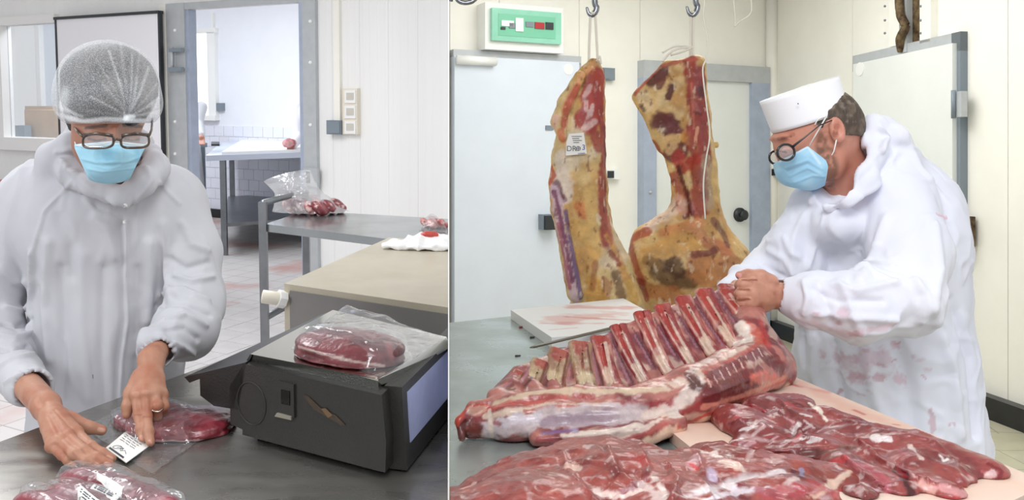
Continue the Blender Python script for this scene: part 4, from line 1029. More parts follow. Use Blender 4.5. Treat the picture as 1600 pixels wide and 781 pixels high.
HR = hand(None, .0016, W(236, 562, 1.57), .022, [W(213, 616, 1.50), W(228, 614, 1.498), W(242, 614, 1.505), W(254, 617, 1.515)],
          [[W(216, 648, 1.478), Lz(220, 670, .897), Lz(223, 684, .8855)], [W(229, 651, 1.475), Lz(232, 674, .897), Lz(235, 690, .8855)], [W(246, 634, 1.488), W(245, 650, 1.497), W(243, 652, 1.51)], [W(257, 634, 1.50), W(254, 644, 1.515), W(250, 644, 1.525)]],
          [.0080, .0084, .0080, .0070], [W(219, 588, 1.54), W(205, 615, 1.512), W(200, 634, 1.50), W(198, 647, 1.494)], [.015, .0125, .010, .008], c='#b5846c', kr=.0112, fore=(W(256, 528, 1.68), .024))
for Hd in (HL, HR): Hd.rough(.0006, 90, 2)
HL.relief([([(85, 640), (118, 676)], 2, 1.1), ([(80, 645), (104, 682)], 2, 1.1), ([(75, 650), (93, 688)], 2, 1.0), ([(62, 628), (66, 634)], 5, 2.0), ([(140, 692), (146, 704)], 1.6, -.6), ([(128, 699), (135, 710)], 1.6, -.6), ([(112, 705), (120, 715)], 1.6, -.6)], rayL)
HL.paint([([(168, 714), (174, 717)], 3, '#d9a896', .8), ([(165, 724), (171, 727)], 3, '#d9a896', .8), ([(150, 725), (155, 728)], 3, '#d9a896', .8), ([(112, 722), (117, 725)], 2.6, '#d9a896', .8), ([(155, 671), (162, 672)], 3, '#d9a896', .8),
          ([(140, 694), (146, 702)], 2, '#946050', .5), ([(127, 701), (134, 710)], 2, '#946050', .5), ([(113, 706), (120, 714)], 2, '#946050', .5), ([(56, 625), (64, 634)], 6, '#c08a72', .6)], rayL)
HR.paint([([(220, 682), (224, 686)], 3, '#d9a090', .8), ([(233, 688), (237, 692)], 3, '#d9a090', .8), ([(211, 648), (221, 648)], 2.2, '#8f5c4a', .6), ([(224, 651), (234, 651)], 2.2, '#8f5c4a', .6), ([(224, 612), (234, 612)], 4, '#c9957f', .5), ([(209, 615), (216, 616)], 4, '#c9957f', .5)], rayL)
join([H, K_, HL, HR]).link('body', SKIN, wm)
# wedding band
c = W(245.5, 637, 1.488); a = (W(245, 650, 1.497) - W(246, 634, 1.488)).normalized(); u_ = a.cross(Vector((0, 1, 0))).normalized(); v_ = a.cross(u_)
link('finger_ring', bm_me(tube([c + (u_ * math.cos(t / 24 * 6.2832) + v_ * math.sin(t / 24 * 6.2832)) * .0092 for t in range(24)], .0014, 6, True)), M['chrome'], wm, smooth=True)
# hair under a sheer net gathered above the forehead
S = Sdf(*bounds([W(60, 55, 1.56), W(285, 210, 1.84)], .04), .003)
S.ell(W(171, 135, 1.70), (.086, .111, .081), None, 0); S.ell(W(171, 161, 1.66), (.073, .08, .048), None, .02); S.chain([W(108, 180, 1.68), W(112, 200, 1.68)], [.010, .006], .02)
S.ell(W(172, 215, 1.58), (.074, .07, .037), None, .012, sub=True)
Hr = S.mesh(); Hr.rough(.001, 60); Hr.base('#2c2828', '#4a4341', 40); Hr.link('hair', HAIRM, wm)
S = Sdf(*bounds([W(60, 50, 1.52), W(285, 215, 1.84)], .04), .0026)
S.ell(W(170, 134, 1.70), (.090, .116, .086), None, 0); S.ell(W(171, 162, 1.65), (.080, .090, .058), None, .02); S.ell(W(116, 160, 1.69), (.034, .05, .040), None, .03); S.ell(W(226, 165, 1.69), (.026, .05, .032), None, .03)
cutpx(S, (80, 194), (262, 192), (170, 100), rayL, 1.7, .004); S.ell(W(168, 214, 1.54), (.058, .07, .030), None, .006, sub=True)
NB = S.mesh()
g0 = (200, 183)
folds = [((150, 92)), ((170, 80)), ((187, 68)), ((206, 72)), ((218, 82)), ((232, 105)), ((246, 130)), ((249, 152)), ((160, 130)), ((140, 150)), ((135, 172)), ((250, 172)), ((176, 110)), ((214, 120))]
NB.relief([([g0, ((g0[0] + f[0]) / 2 + 3, (g0[1] + f[1]) / 2), f], 3.0, 1.6 if i % 2 else 1.0) for i, f in enumerate(folds)], rayL)
NB.relief([([(92, 110 + i * 14), (90, 150 + i * 5), (104 + i * 9, 182)], 3, 1.5) for i in range(4)] + [([(96, 178), (130, 188), (165, 184), (200, 186), (240, 188)], 4, 2)], rayL)
NB.base('#000000')
NB.paint([([g0, ((g0[0] + f[0]) / 2 + 3, (g0[1] + f[1]) / 2), f], 1.3 + (i % 3) * .5, '#8a8a8a' if i % 2 else '#606060', .8, 1.4) for i, f in enumerate(folds)]
         + [([(93, 110 + i * 13), (91, 150 + i * 5), (104 + i * 8, 182)], 2.5, '#909090', .9, .8) for i in range(4)]
         + [([(92, 180), (130, 190), (165, 186), (200, 188), (245, 190)], 5, '#c8c8c8', .9, .9), ([(100, 150), (98, 180)], 14, '#909090', .8, 1), ([(240, 168), (236, 188)], 8, '#909090', .8, 1), ([(196, 184), (206, 184)], 5, '#ffffff', 1, .8), ([(150, 62), (185, 62)], 6, '#606060', .8, 1)], rayL, warp=.12)
# what shows of the net is the thinner its bare mesh is, the whiter where it bunches
nm = bpy.data.materials.new('hairnet_mesh'); nm.use_nodes = True; nt = nm.node_tree; N = nt.nodes; K = nt.links; N.remove(N['Principled BSDF'])
tr = N.new('ShaderNodeBsdfTransparent'); df = N.new('ShaderNodeBsdfDiffuse'); df.inputs[0].default_value = (.86, .88, .9, 1)
vc = N.new('ShaderNodeVertexColor'); vc.layer_name = 'Col'; tc = N.new('ShaderNodeTexCoord'); n1 = N.new('ShaderNodeTexNoise'); n1.inputs['Scale'].default_value = 600; n1.inputs['Detail'].default_value = 2; K.new(tc.outputs['Object'], n1.inputs['Vector'])
mr = N.new('ShaderNodeMapRange'); mr.inputs[1].default_value = .40; mr.inputs[2].default_value = .62; mr.inputs[3].default_value = .07; mr.inputs[4].default_value = .30; K.new(n1.outputs['Fac'], mr.inputs[0])
ad = N.new('ShaderNodeMath'); ad.operation = 'ADD'; ad.use_clamp = True; K.new(mr.outputs[0], ad.inputs[0]); K.new(vc.outputs['Color'], ad.inputs[1])
lw = N.new('ShaderNodeLayerWeight'); lw.inputs[0].default_value = .15; l2 = N.new('ShaderNodeMath'); l2.operation = 'MULTIPLY_ADD'; l2.use_clamp = True; l2.inputs[1].default_value = .45; K.new(lw.outputs['Facing'], l2.inputs[0]); K.new(ad.outputs[0], l2.inputs[2])
mx = N.new('ShaderNodeMixShader'); K.new(l2.outputs[0], mx.inputs[0]); K.new(tr.outputs[0], mx.inputs[1]); K.new(df.outputs[0], mx.inputs[2]); K.new(mx.outputs[0], N['Material Output'].inputs['Surface'])
NB.link('hairnet', nm, wm)
# mask with pleats, stitched top edge and ear loops
S = Sdf(*bounds([W(105, 205, 1.54), W(240, 300, 1.74)], .015), .0018)
S.ell(W(172, 226, 1.655), (.0705, .071, .063), None, 0); S.ell(W(170, 262, 1.637), (.042, .048, .024), None, .03); S.chain([W(180, 215, 1.597), W(180, 240, 1.590)], [.016, .024], .035)
cutpx(S, (108, 226), (178, 220), (170, 260), rayL, 1.6, .001); cutpx(S, (178, 220), (235, 226), (170, 260), rayL, 1.6, .001)
cutpx(S, (113, 224), (136, 275), (170, 240), rayL, 1.6, .002); cutpx(S, (229, 226), (204, 277), (170, 240), rayL, 1.6, .002); S.cut(W(170, 240, 1.665), (0, 1, 0))
Mk = S.mesh(); Mk.relief([([(122, 246), (150, 254), (200, 252), (222, 244)], 2.5, -1.6), ([(130, 262), (160, 268), (210, 262)], 2.5, -1.6), ([(118, 230), (150, 232), (178, 228), (226, 230)], 2, .8), ([(125, 252), (160, 260), (215, 254)], 2.5, 1.2), ([(140, 240), (160, 262)], 4, .8)], rayL)
Mk.base('#93cbe4', '#a6d6ea', 20); Mk.paint([([(116, 226), (150, 226), (178, 222), (228, 227)], 3.2, '#d6ebf4', .9), ([(118, 232), (124, 262), (150, 283)], 2, '#bfe0ee', .7), ([(226, 232), (211, 264)], 2, '#bfe0ee', .7)], rayL, warp=.05)
mk = Mk.link('mask', MASKM, wm)
link('ear_loop', bm_me(tube(smooth_path([W(118, 226, 1.60), W(114, 205, 1.64), W(112, 190, 1.69)]), .0012, 6)), M['white_pl'], mk, smooth=True)
link('ear_loop', bm_me(tube(smooth_path([W(228, 228, 1.60), W(236, 210, 1.64), W(238, 190, 1.69)]), .0012, 6)), M['white_pl'], mk, smooth=True)
link('mask_tie_edge', bm_me(tube(smooth_path([W(118, 227, 1.585), W(150, 227, 1.562), W(179, 222, 1.548), W(205, 226, 1.56), W(227, 228, 1.585)]), .0012, 6)), M['white_pl'], mk, smooth=True)
# glasses
gl = thing('g', 'x', 'x', (0, 0, 0), 'L'); LEFT.remove(gl); bpy.data.objects.remove(gl)
def rim(ctr, w_, h_, Y, f, n=28, p=3.2, sk=0.0, dy=0.0):
    out = []
    for k in range(n):
        t = k / n * 2 * math.pi; c_, s_ = math.cos(t), math.sin(t)
        x = ctr[0] + w_ * math.copysign(abs(c_) ** (2 / p), c_); y = ctr[1] + h_ * math.copysign(abs(s_) ** (2 / p), s_) + sk * c_
        out.append(f(x, y, Y + dy * c_))
    return out
r1 = rim((153.5, 220.5), 24, 11, 1.553, W, sk=-1, dy=-.008); r2 = rim((211, 220.5), 22, 10.5, 1.553, W, sk=-1, dy=.008)
bm = tube(r1, .0022, 8, True); tube(r2, .0022, 8, True, bm); tube([W(177, 220, 1.545), W(183, 217, 1.543), W(190, 220, 1.545)], .0022, 8, bm=bm)
tube([W(129, 213, 1.561), W(119, 203, 1.60), W(110, 186, 1.69)], .0022, 8, bm=bm); tube([W(233, 212, 1.561), W(237, 203, 1.60), W(238, 186, 1.69)], .0022, 8, bm=bm)
tube([W(130, 211, 1.556), W(152, 208.5, 1.548), W(176, 212, 1.543)], .0030, 8, bm=bm); tube([W(190, 212, 1.543), W(212, 208.5, 1.548), W(232, 211, 1.556)], .0030, 8, bm=bm)
g = link('glasses', bm_me(bm), TORT, wm, smooth=True)
for r in (r1, r2): link('lens', bm_me(ext(r, (0, .0012, 0))), LENS, g)
# trousers and shoes below the counter
S = Sdf((-1.05, 1.7, 0), (-.45, 2.15, .62), .01)
for x in (-.80, -.62): S.cone((x, 1.93, .6), (x, 1.93, .08), .085, .055, .02)
T_ = S.mesh(); T_.base('#e4e4ea'); T_.link('trousers', CLOTH, wm)
for x in (-.80, -.62):
    S = Sdf((x - .08, 1.65, 0), (x + .08, 2.05, .14), .006); S.ell((x, 1.87, .035), (.045, .13, .05), None, 0); S.ell((x, 1.94, .06), (.045, .055, .06), None, .02); S.cut((0, 0, .001), (0, 0, -1)); b_ = S.mesh(); b_.base('#f0f0f0'); b_.link('boot', CLOTH, wm)

# two coworkers in the far room, mostly hidden by the door jambs
def coworker(name, label, x, y, Y, side, arm):
    p = L(x, y, Y); t = thing(name, label, 'person', (p.x, p.y, 0), 'L')
    lo = (p.x - .38, p.y - .4, 0.02); S = Sdf(lo, (p.x + .38, p.y + .4, 1.5), .012)
    S.ell((p.x, p.y, 1.25), (.2, .13, .17), None, .05); S.cone((p.x, p.y, 1.2), (p.x, p.y, .6), .14, .19, .05, fl=(1, .75))
    S.chain([Vector((p.x + .18 * side, p.y, 1.34)), arm[0], arm[1]], [.06, .055, .045], .02); S.chain([Vector((p.x - .18 * side, p.y, 1.34)), Vector((p.x - .22 * side, p.y - .05, 1.08)), Vector((p.x - .1 * side, p.y - .26, 1.02))], [.06, .055, .045], .02)
    b = S.mesh().rough(.006, 9); b.base('#e8e8f2' if side < 0 else '#c9ccd2'); b.link('coat', CLOTH, t)
    S = Sdf((p.x - .4, p.y - .45, .8), (p.x + .4, p.y + .3, 1.78), .009); S.ell((p.x, p.y - .02, 1.6), (.075, .095, .115), None, .02); S.cone((p.x, p.y, 1.5), (p.x, p.y, 1.35), .05, .055, .02)
    S.ell((p.x, p.y - .11, 1.59), (.012, .018, .02), None, .01); S.ell((p.x - .075, p.y, 1.6), (.01, .02, .03), None, .005); S.ell((p.x + .075, p.y, 1.6), (.01, .02, .03), None, .005)
    d = (arm[1] - arm[0]).normalized(); h0 = arm[1] + d * .05
    S.cone(arm[1], h0, .03, .034, .01)
    for k in range(4): S.cone(h0 + Vector((.016 * (k - 1.5), 0, 0)), h0 + d * .07 + Vector((.018 * (k - 1.5), -.01, -.02)), .011, .009, .003)
    S.cone(h0, h0 + Vector((-.05 * side, -.02, 0)), .012, .009, .004)
    h2 = Vector((p.x - .1 * side, p.y - .28, 1.02)); S.cone(h2, h2 + Vector((0, -.05, 0)), .032, .034, .01)
    for k in range(4): S.cone(h2 + Vector((.016 * (k - 1.5), -.05, 0)), h2 + Vector((.018 * (k - 1.5), -.1, -.02)), .011, .009, .003)
    c0 = Vector((p.x, p.y, 1.33)); S.chain([c0, Vector((p.x + .18 * side, p.y, 1.32)), arm[0], arm[1]], [.05, .035, .03, .028], .02); S.chain([c0, Vector((p.x - .18 * side, p.y, 1.32)), Vector((p.x - .22 * side, p.y - .05, 1.08)), h2], [.05, .035, .03, .028], .02)
    b = S.mesh(); b.base('#b98474'); b.link('body', SKIN, t)
    S = Sdf((p.x - .12, p.y - .14, 1.55), (p.x + .12, p.y + .14, 1.8), .008); S.ell((p.x, p.y, 1.65), (.09, .11, .09), None, 0); S.cut((0, 0, 1.6), (0, 0, -1)); b = S.mesh(); b.base('#f0f2f8'); b.link('cap', CLOTH, t)
    S = Sdf((p.x - .2, p.y - .15, .0), (p.x + .2, p.y + .15, .8), .012)
    for s_ in (-.09, .09): S.cone((p.x + s_, p.y, .75), (p.x + s_, p.y, .06), .08, .06, .02); S.ell((p.x + s_, p.y - .04, .05), (.05, .11, .05), None, .02)
    S.cut((0, 0, .002), (0, 0, -1)); b = S.mesh(); b.base('#e6e8ee'); b.link('trousers', CLOTH, t)
    return t
q = L(470, 210, 8.75); coworker('person.001', 'person in white behind the far table, only a sleeve and hand showing right of doorway', 494, 210, 8.95, -1, (L(466, 214, 8.85), L(455, 230, 8.55)))
q = L(308, 200, 8.75); coworker('person.002', 'person in grey at the doorway\'s left edge, only an arm showing', 286, 200, 8.6, 1, (L(308, 192, 8.5), L(313, 212, 8.3)))
o = None
S = Sdf(np.array(L(452, 222, 8.5)) - .14, np.array(L(452, 222, 8.5)) + .14, .008); S.ell(L(452, 224, 8.5), (.07, .05, .045), None, 0); B = S.mesh().rough(.008, 20); B.base('#b05058', '#d8a0a0', 20); o = B.link('meat_piece', MEATM, None, 'L'); tag(o, 'red piece of meat on the far room table beside the sleeve', 'meat')

# ------------------------------------------------------------------ the man
MY = 2.15
mn = thing('person.003', 'man in white paper cap and mask holding the rib rack in stained coat', 'person', (R(1390, 300, 2.25).x, 2.28, 0), 'R')
V = lambda x, y, Y: R(x, y, Y)
S = Sdf(*bounds([V(1125, 170, 1.8), V(1560, 170, 2.55), Vector((1.0, 2.2, .5))], .02), .0042)
S.ell(V(1360, 322, 2.25), (.155, .155, .13), None, .05); S.ell(V(1385, 400, 2.27), (.185, .17, .20), None, .07); S.ell(V(1375, 500, 2.28), (.20, .175, .20), None, .07)
S.ell(V(1385, 600, 2.28), (.215, .18, .22), None, .06); S.ell(V(1392, 720, 2.28), (.235, .185, .26), None, .06)
S.cone(V(1395, 700, 2.28), Vector((V(1395, 700, 2.28).x, 2.28, .55)), .20, .215, .05, fl=(1, .8))
S.chain([V(1400, 262, 2.26), V(1440, 320, 2.24), V(1456, 380, 2.2)], [.06, .075, .075], .05)
# near arm
S.chain([V(1398, 305, 2.14), V(1420, 390, 2.06), V(1416, 468, 1.98)], [.080, .082, .078], .03)
S.chain([V(1416, 468, 1.98), V(1340, 478, 1.96), V(1268, 468, 1.98), V(1240, 464, 2.0)], [.078, .074, .056, .042], .02)
S.cone(V(1250, 464, 2.0), V(1224, 460, 2.01), .039, .036, .005)
# far arm
S.chain([V(1300, 320, 2.34), V(1235, 385, 2.34), V(1195, 425, 2.28), V(1140, 452, 2.16)], [.075, .06, .052, .032], .02)
S.chain([V(1262, 320, 2.22), V(1240, 380, 2.22), V(1250, 450, 2.2)], [.045, .05, .05], .05)
# hood rolled behind the neck and the folded collar
S.chain([V(1362, 200, 2.14), V(1366, 238, 2.12), V(1350, 276, 2.09), V(1320, 304, 2.08), V(1294, 316, 2.10)], [.022, .028, .028, .022, .014], .016); S.ell(V(1296, 345, 2.2), (.085, .11, .06), None, .03)
S.ell(V(1372, 212, 2.2), (.045, .08, .05), None, .02); S.ell(V(1392, 216, 2.2), (.034, .055, .030), None, .012); S.ell(V(1380, 250, 2.22), (.07, .10, .06), None, .04); S.cone(V(1352, 222, 2.13), V(1371, 193, 2.14), .018, .015, .010); S.cone(V(1371, 193, 2.14), V(1392, 222, 2.15), .015, .02, .010); S.ell(V(1400, 213, 2.14), (.020, .028, .018), None, .018)
S.chain([V(1345, 200, 2.3), V(1320, 260, 2.32), V(1285, 292, 2.22), V(1272, 312, 2.15)], [.022, .03, .024, .016], .018)
S.chain([V(1318, 255, 2.14), V(1300, 288, 2.10), V(1280, 306, 2.07)], [.062, .048, .016], .008, sub=True)
S.cone(V(1236, 462, 2.01), V(1205, 458, 2.01), .030, .036, .001, sub=True)
B = S.mesh(); B.move(-.007 * np.clip(1 - np.abs(fbm(B.P * np.array((1, 1, .6)), 6, 2, 3.0)) * 7, 0, 1)); B.move(-.0035 * np.clip(1 - np.abs(fbm(B.P, 13, 2, 7.0)) * 6, 0, 1)); B.rough(.006, 6, 3); B.rough(.002, 26, 2)
B.relief([(p_, r_, h_ * FO) for p_, r_, h_ in [
    ([(1265, 318), (1240, 370), (1238, 430)], 5, -3), ([(1295, 312), (1285, 350), (1262, 420)], 4, -3), ([(1282, 306), (1262, 330), (1258, 400)], 8, 3),
    ([(1352, 210), (1350, 245), (1310, 290)], 4, -4), ([(1365, 260), (1330, 300), (1290, 320)], 7, 3), ([(1400, 240), (1370, 290), (1310, 330)], 6, -3.5),
    ([(1375, 200), (1385, 215), (1378, 235)], 4, -6), ([(1300, 445), (1340, 455), (1400, 440)], 6, -4), ([(1270, 450), (1310, 470), (1380, 470)], 6, 4), ([(1275, 490), (1330, 495), (1400, 500)], 6, -4),
    ([(1256, 440), (1262, 465), (1256, 490)], 4, -4), ([(1280, 440), (1290, 470), (1300, 505)], 6, 4), ([(1310, 440), (1330, 480), (1345, 520)], 7, -4), ([(1250, 505), (1290, 520), (1300, 524)], 4, 3),
    ([(1385, 340), (1365, 400), (1345, 440)], 9, -5), ([(1340, 420), (1370, 412), (1395, 418)], 5, -5), ([(1430, 440), (1445, 460), (1440, 500)], 8, -6), ([(1460, 350), (1470, 420), (1455, 480)], 9, -4),
    ([(1200, 390), (1225, 405), (1240, 430)], 5, -3), ([(1185, 410), (1210, 425), (1225, 432)], 4, 3), ([(1225, 372), (1235, 395), (1250, 402)], 5, -3),
    ([(1395, 520), (1420, 600), (1430, 680)], 12, 5), ([(1350, 530), (1362, 600), (1380, 660)], 10, -4), ([(1455, 480), (1490, 580), (1500, 680)], 10, -5), ([(1480, 440), (1515, 560), (1525, 680)], 9, 5),
    ([(1270, 530), (1272, 590), (1285, 620)], 9, -4), ([(1300, 520), (1310, 590), (1320, 630)], 8, 4), ([(1255, 520), (1255, 570)], 5, 4)]], rayR)
B.soften(1); B.base('#f1f2fb', '#e9ebf8', 5, sharp=1)
rs = random.Random(9); stn = []
for k in range(46):
    x, y = rs.choice([(1350, 565), (1320, 560), (1290, 500), (1390, 580), (1370, 590)]); x += rs.gauss(0, 30); y += rs.gauss(0, 22); a = rs.uniform(0, 3.1); l = rs.uniform(2, 15)
    stn.append(([(x, y), (x + l * math.cos(a), y + l * math.sin(a) * .6)], rs.uniform(1.2, 6), rs.choice(['#d9a8b4', '#c98a94', '#d6b4c0', '#b86a74']), rs.uniform(.2, .55), .9))
stn += [([(1325, 570), (1375, 560)], 16, '#dcc0cc', .55, 1.2), ([(1455, 640), (1458, 680)], 4, '#c99098', .5), ([(1466, 336), (1478, 340)], 3.5, '#dd9aa8', .6), ([(1270, 505), (1330, 525)], 9, '#e2c2cc', .5, 1), ([(1395, 508), (1330, 522)], 5, '#dcb6c0', .5, 1), ([(1480, 660), (1490, 662)], 3, '#c08088', .5)]
B.paint(stn, rayR, warp=.9, sc=60)
co = B.link('coat', CLOTH, mn); CO2 = B
for (x, y) in ((1259, 315), (1272, 328), (1252, 382)):
    h = CO2.bvh().ray_cast(EYE, rayR(x, y).normalized())
    if h[0]: link('snap_button', bm_me(tube([h[0] + h[1] * .0005, h[0] + h[1] * .0025], .0065, 14)), M['white_pl'], co, smooth=True)
# head in profile, looking down
S = Sdf(*bounds([V(1190, 130, 1.98), V(1370, 330, 2.30)], .02), .0024)
S.ell(V(1278, 192, 2.15), (.100, .078, .085), (0, .35, 0), .02); S.ell(V(1250, 222, 2.15), (.060, .064, .066), (0, .35, 0), .03)
S.ell(V(1262, 262, 2.15), (.050, .056, .050), (0, .5, 0), .03); S.ell(V(1244, 280, 2.15), (.020, .026, .018), None, .02); S.chain([V(1302, 240, 2.17), V(1330, 300, 2.20)], [.060, .070], .03)
S.ell(V(1290, 250, 2.13), (.045, .05, .055), None, .02)
S.chain([V(1217, 226, 2.15), V(1222, 244, 2.15), V(1225, 254, 2.15)], [.009, .009, .011], .008); S.ell(V(1216, 216, 2.15), (.014, .05, .008), None, .008)
S.ell(V(1230, 236, 2.098), (.013, .012, .010), None, .004)
er = V(1308, 203, 2.070)
S.ell(er, (.018, .010, .031), (0, -.25, 0), .003); S.ell(er + Vector((-.001, -.009, .003)), (.010, .006, .019), (0, -.25, 0), .002, sub=True)
S.ell(er + Vector((-.007, -.007, -.004)), (.005, .005, .006), None, .002)
H = S.mesh(); H.base('#cf9480', '#c4826c', 30, th=0, sharp=1.2)
H.paint([([(1215, 218), (1240, 210)], 3, '#a86a5a', .6), ([(1222, 216), (1236, 213)], 2, '#6b4636', .6), ([(1300, 190), (1315, 195), (1316, 215)], 3, '#de9a8a', .6), ([(1308, 196), (1306, 210)], 4, '#a4604c', .6),
         ([(1216, 236), (1228, 238)], 1.3, '#553328', .8), ([(1318, 225), (1312, 262), (1320, 290)], 7, '#c98a74', .5)], rayR)
bd = np.clip((fbm(H.P, 90, 2) + .55) * 1.6, 0, 1)
for pts, r in (([(1286, 212), (1282, 228), (1286, 246)], 9), ([(1292, 240), (1298, 262), (1296, 285), (1285, 296)], 13)):
    D = H.dist(pts, rayR)
    if D is not None: H.blend('#7a5646', .85 * bd * np.clip((r - D) / (r * .6) + .4, 0, 1))
S = Sdf(*bounds([V(1150, 420, 1.95), V(1480, 700, 2.45), V(1290, 290, 2.1)], .06), .012)
S.ell(V(1365, 340, 2.25), (.12, .10, .10), None, .04); S.chain([V(1380, 400, 2.27), V(1390, 700, 2.28)], [.12, .14], .05); S.chain([V(1322, 290, 2.19), V(1350, 330, 2.22)], [.05, .06], .03)
S.chain([V(1398, 310, 2.14), V(1414, 466, 1.98), V(1240, 462, 2.0)], [.05, .04, .024], .02); S.chain([V(1300, 330, 2.34), V(1235, 390, 2.34), V(1150, 448, 2.17)], [.045, .03, .018], .02)
K_ = S.mesh(); K_.base('#cf9480')
kn = [V(1176, 442, 1.985), V(1175, 458, 1.98), V(1174, 473, 1.98), V(1177, 487, 1.99)]
HN = hand(None, .0018, V(1216, 462, 2.01), .028, kn,
          [[V(1160, 444, 1.985), V(1157, 446, 2.015), V(1166, 448, 2.035)], [V(1158, 459, 1.985), V(1155, 461, 2.015), V(1164, 462, 2.035)], [V(1158, 474, 1.99), V(1154, 476, 2.02), V(1163, 477, 2.035)], [V(1161, 488, 1.995), V(1158, 490, 2.02), V(1166, 490, 2.035)]],
          [.0118, .0120, .0118, .0105], [V(1204, 440, 2.00), V(1188, 431, 2.00), V(1168, 429, 2.00), V(1155, 430, 2.0)], [.017, .0145, .012, .0085], c='#cd9680', kr=.0155, fore=(V(1250, 464, 2.0), .030), palm_k=.012)
HN.rough(.0006, 80, 2); HN.relief([([(1153, 451), (1172, 452)], 2, -3), ([(1152, 466), (1172, 466)], 2, -3), ([(1153, 481), (1174, 481)], 2, -3), ([(1153, 438), (1182, 438)], 2, -2)], rayR)
HN.paint([([(1150, 429), (1156, 430)], 3, '#e2a0a0', .7), ([(1155, 451), (1170, 452)], 1.5, '#9a5c48', .7), ([(1155, 466), (1170, 467)], 1.5, '#9a5c48', .7), ([(1155, 481), (1172, 481)], 1.5, '#9a5c48', .7), ([(1160, 437), (1183, 437)], 1.6, '#8a4a3a', .8), ([(1190, 450), (1205, 480)], 10, '#c08a72', .5)], rayR)
# far hand, holding the last rib from behind
kf = [V(1152, 462, 2.14), V(1148, 468, 2.13), V(1146, 475, 2.13), V(1147, 482, 2.13)]
HF = hand(None, .0022, V(1160, 452, 2.17), .026, kf, [[V(1140, 466 + 6 * i, 2.11), V(1136, 470 + 6 * i, 2.09), V(1140, 474 + 6 * i, 2.075)] for i in range(4)], [.0105] * 4,
          [V(1158, 448, 2.16), V(1150, 446, 2.13), V(1146, 450, 2.11)], [.014, .012, .009], c='#cd9680', kr=.0135)
join([H, K_, HN, HF]).link('body', SKIN, mn)
# short hair at temple and nape
S = Sdf(*bounds([V(1240, 140, 2.0), V(1350, 225, 2.3)], .02), .003)
S.ell(V(1282, 190, 2.15), (.104, .081, .087), (0, .35, 0), 0); S.ell(V(1308, 206, 2.05), (.024, .04, .036), (0, -.25, 0), .004, sub=True); cutpx(S, (1262, 205), (1338, 212), (1300, 150), rayR, 2.1, .003); cutpx(S, (1256, 210), (1262, 150), (1320, 180), rayR, 2.1, .003)
S.ell(V(1290, 228, 2.08), (.03, .05, .028), None, .004, sub=True)
Hr = S.mesh(); Hr.rough(.0015, 110, 2); Hr.base('#6b5a4c', '#4f4238', 60); Hr.patch('#8f8378', 90, .2, 4, .6); Hr.link('hair', HAIRM, mn)
# paper cap
dn_ = V(1268, 189, 2.15); hb0 = V(1266, 189, 2.15); hb1 = V(1248, 139, 2.15); ax_ = (hb1 - hb0); along = (V(1326, 168, 2.15) - V(1207, 208, 2.15)).normalized(); dp = Vector((0, 1, 0))
def capf(u, v):
    a = u * 2 * math.pi; ra_ = .0925 + .003 * v; rb_ = .080
    ca = math.copysign(abs(math.cos(a)) ** .95, math.cos(a)); top_ = 1 + .0 * ca
    return hb0 + ax_ * (v * top_) + along * (ra_ * ca) + dp * (rb_ * math.sin(a))
PC = mat('paper_cap', '#f8f8fc', .75)
cp = grid(capf, 64, 10, True); c1 = cp.link('cap', PC, mn); md = c1.modifiers.new('thick', 'SOLIDIFY'); md.thickness = .0012
crown = grid(lambda u, v: hb0 + ax_ * (.93 + .10 * (1 - (1 - v) ** 2) ) + along * ((1 - v) * .091 * math.cos(u * 6.2832) + v * .02) + dp * ((1 - v) * .078 * math.sin(u * 6.2832)), 48, 10, True)
crown.rough(.003, 60); c2 = crown.link('cap_crown', mat('crown_net', '#f4f5f4', .8), c1); md = c2.modifiers.new('thick', 'SOLIDIFY'); md.thickness = .001
link('cap_rivet', bm_me(tube([V(1247, 162, 2.0685), V(1247, 162, 2.066)], .0018, 8)), M['grey_pl'], c1, smooth=True)
# mask
S = Sdf(*bounds([V(1205, 215, 2.02), V(1310, 305, 2.28)], .015), .002)
S.ell(V(1260, 258, 2.15), (.064, .072, .058), (0, .5, 0), 0); S.ell(V(1246, 243, 2.15), (.058, .074, .056), (0, .35, 0), .01); S.ell(V(1246, 279, 2.15), (.040, .050, .034), None, .02); S.chain([V(1226, 244, 2.15), V(1230, 264, 2.15)], [.014, .026], .02)
cutpx(S, (1216, 252), (1262, 228), (1250, 280), rayR, 2.1, .001); cutpx(S, (1262, 228), (1298, 256), (1250, 270), rayR, 2.1, .001)
cutpx(S, (1296, 250), (1289, 292), (1250, 270), rayR, 2.1, .002)
cutpx(S, (1225, 290), (1262, 299), (1250, 260), rayR, 2.1, .012)
Mk = S.mesh(); Mk.relief([([(1228, 262), (1262, 250), (1284, 264)], 2.5, -1.8), ([(1234, 275), (1262, 262), (1282, 272)], 2.5, -1.8), ([(1230, 268), (1262, 256)], 2.5, 1.4), ([(1242, 285), (1270, 274), (1288, 276)], 2.5, -1.8)], rayR)
Mk.base('#a4d4f0', '#b4def4', 20); Mk.paint([([(1218, 252), (1262, 229), (1281, 255)], 2.2, '#d4ebf8', .9), ([(1295, 254), (1289, 290)], 2, '#cfe8f6', .8)], rayR, warp=.05)
mk = Mk.link('mask', MASKM, mn)
link('ear_loop', bm_me(tube([V(1263, 230, 2.088), V(1276, 208, 2.070), V(1290, 184, 2.066)], .0016, 6)), M['white_pl'], mk, smooth=True)
link('ear_loop', bm_me(tube([V(1294, 252, 2.088), V(1303, 236, 2.078), V(1307, 218, 2.066)], .0016, 6)), M['white_pl'], mk, smooth=True)
link('ear_loop', bm_me(tube(smooth_path([V(1273, 195, 2.072), V(1279, 186, 2.067), V(1290, 182, 2.066)]), .0014, 6)), M['white_pl'], mk, smooth=True)
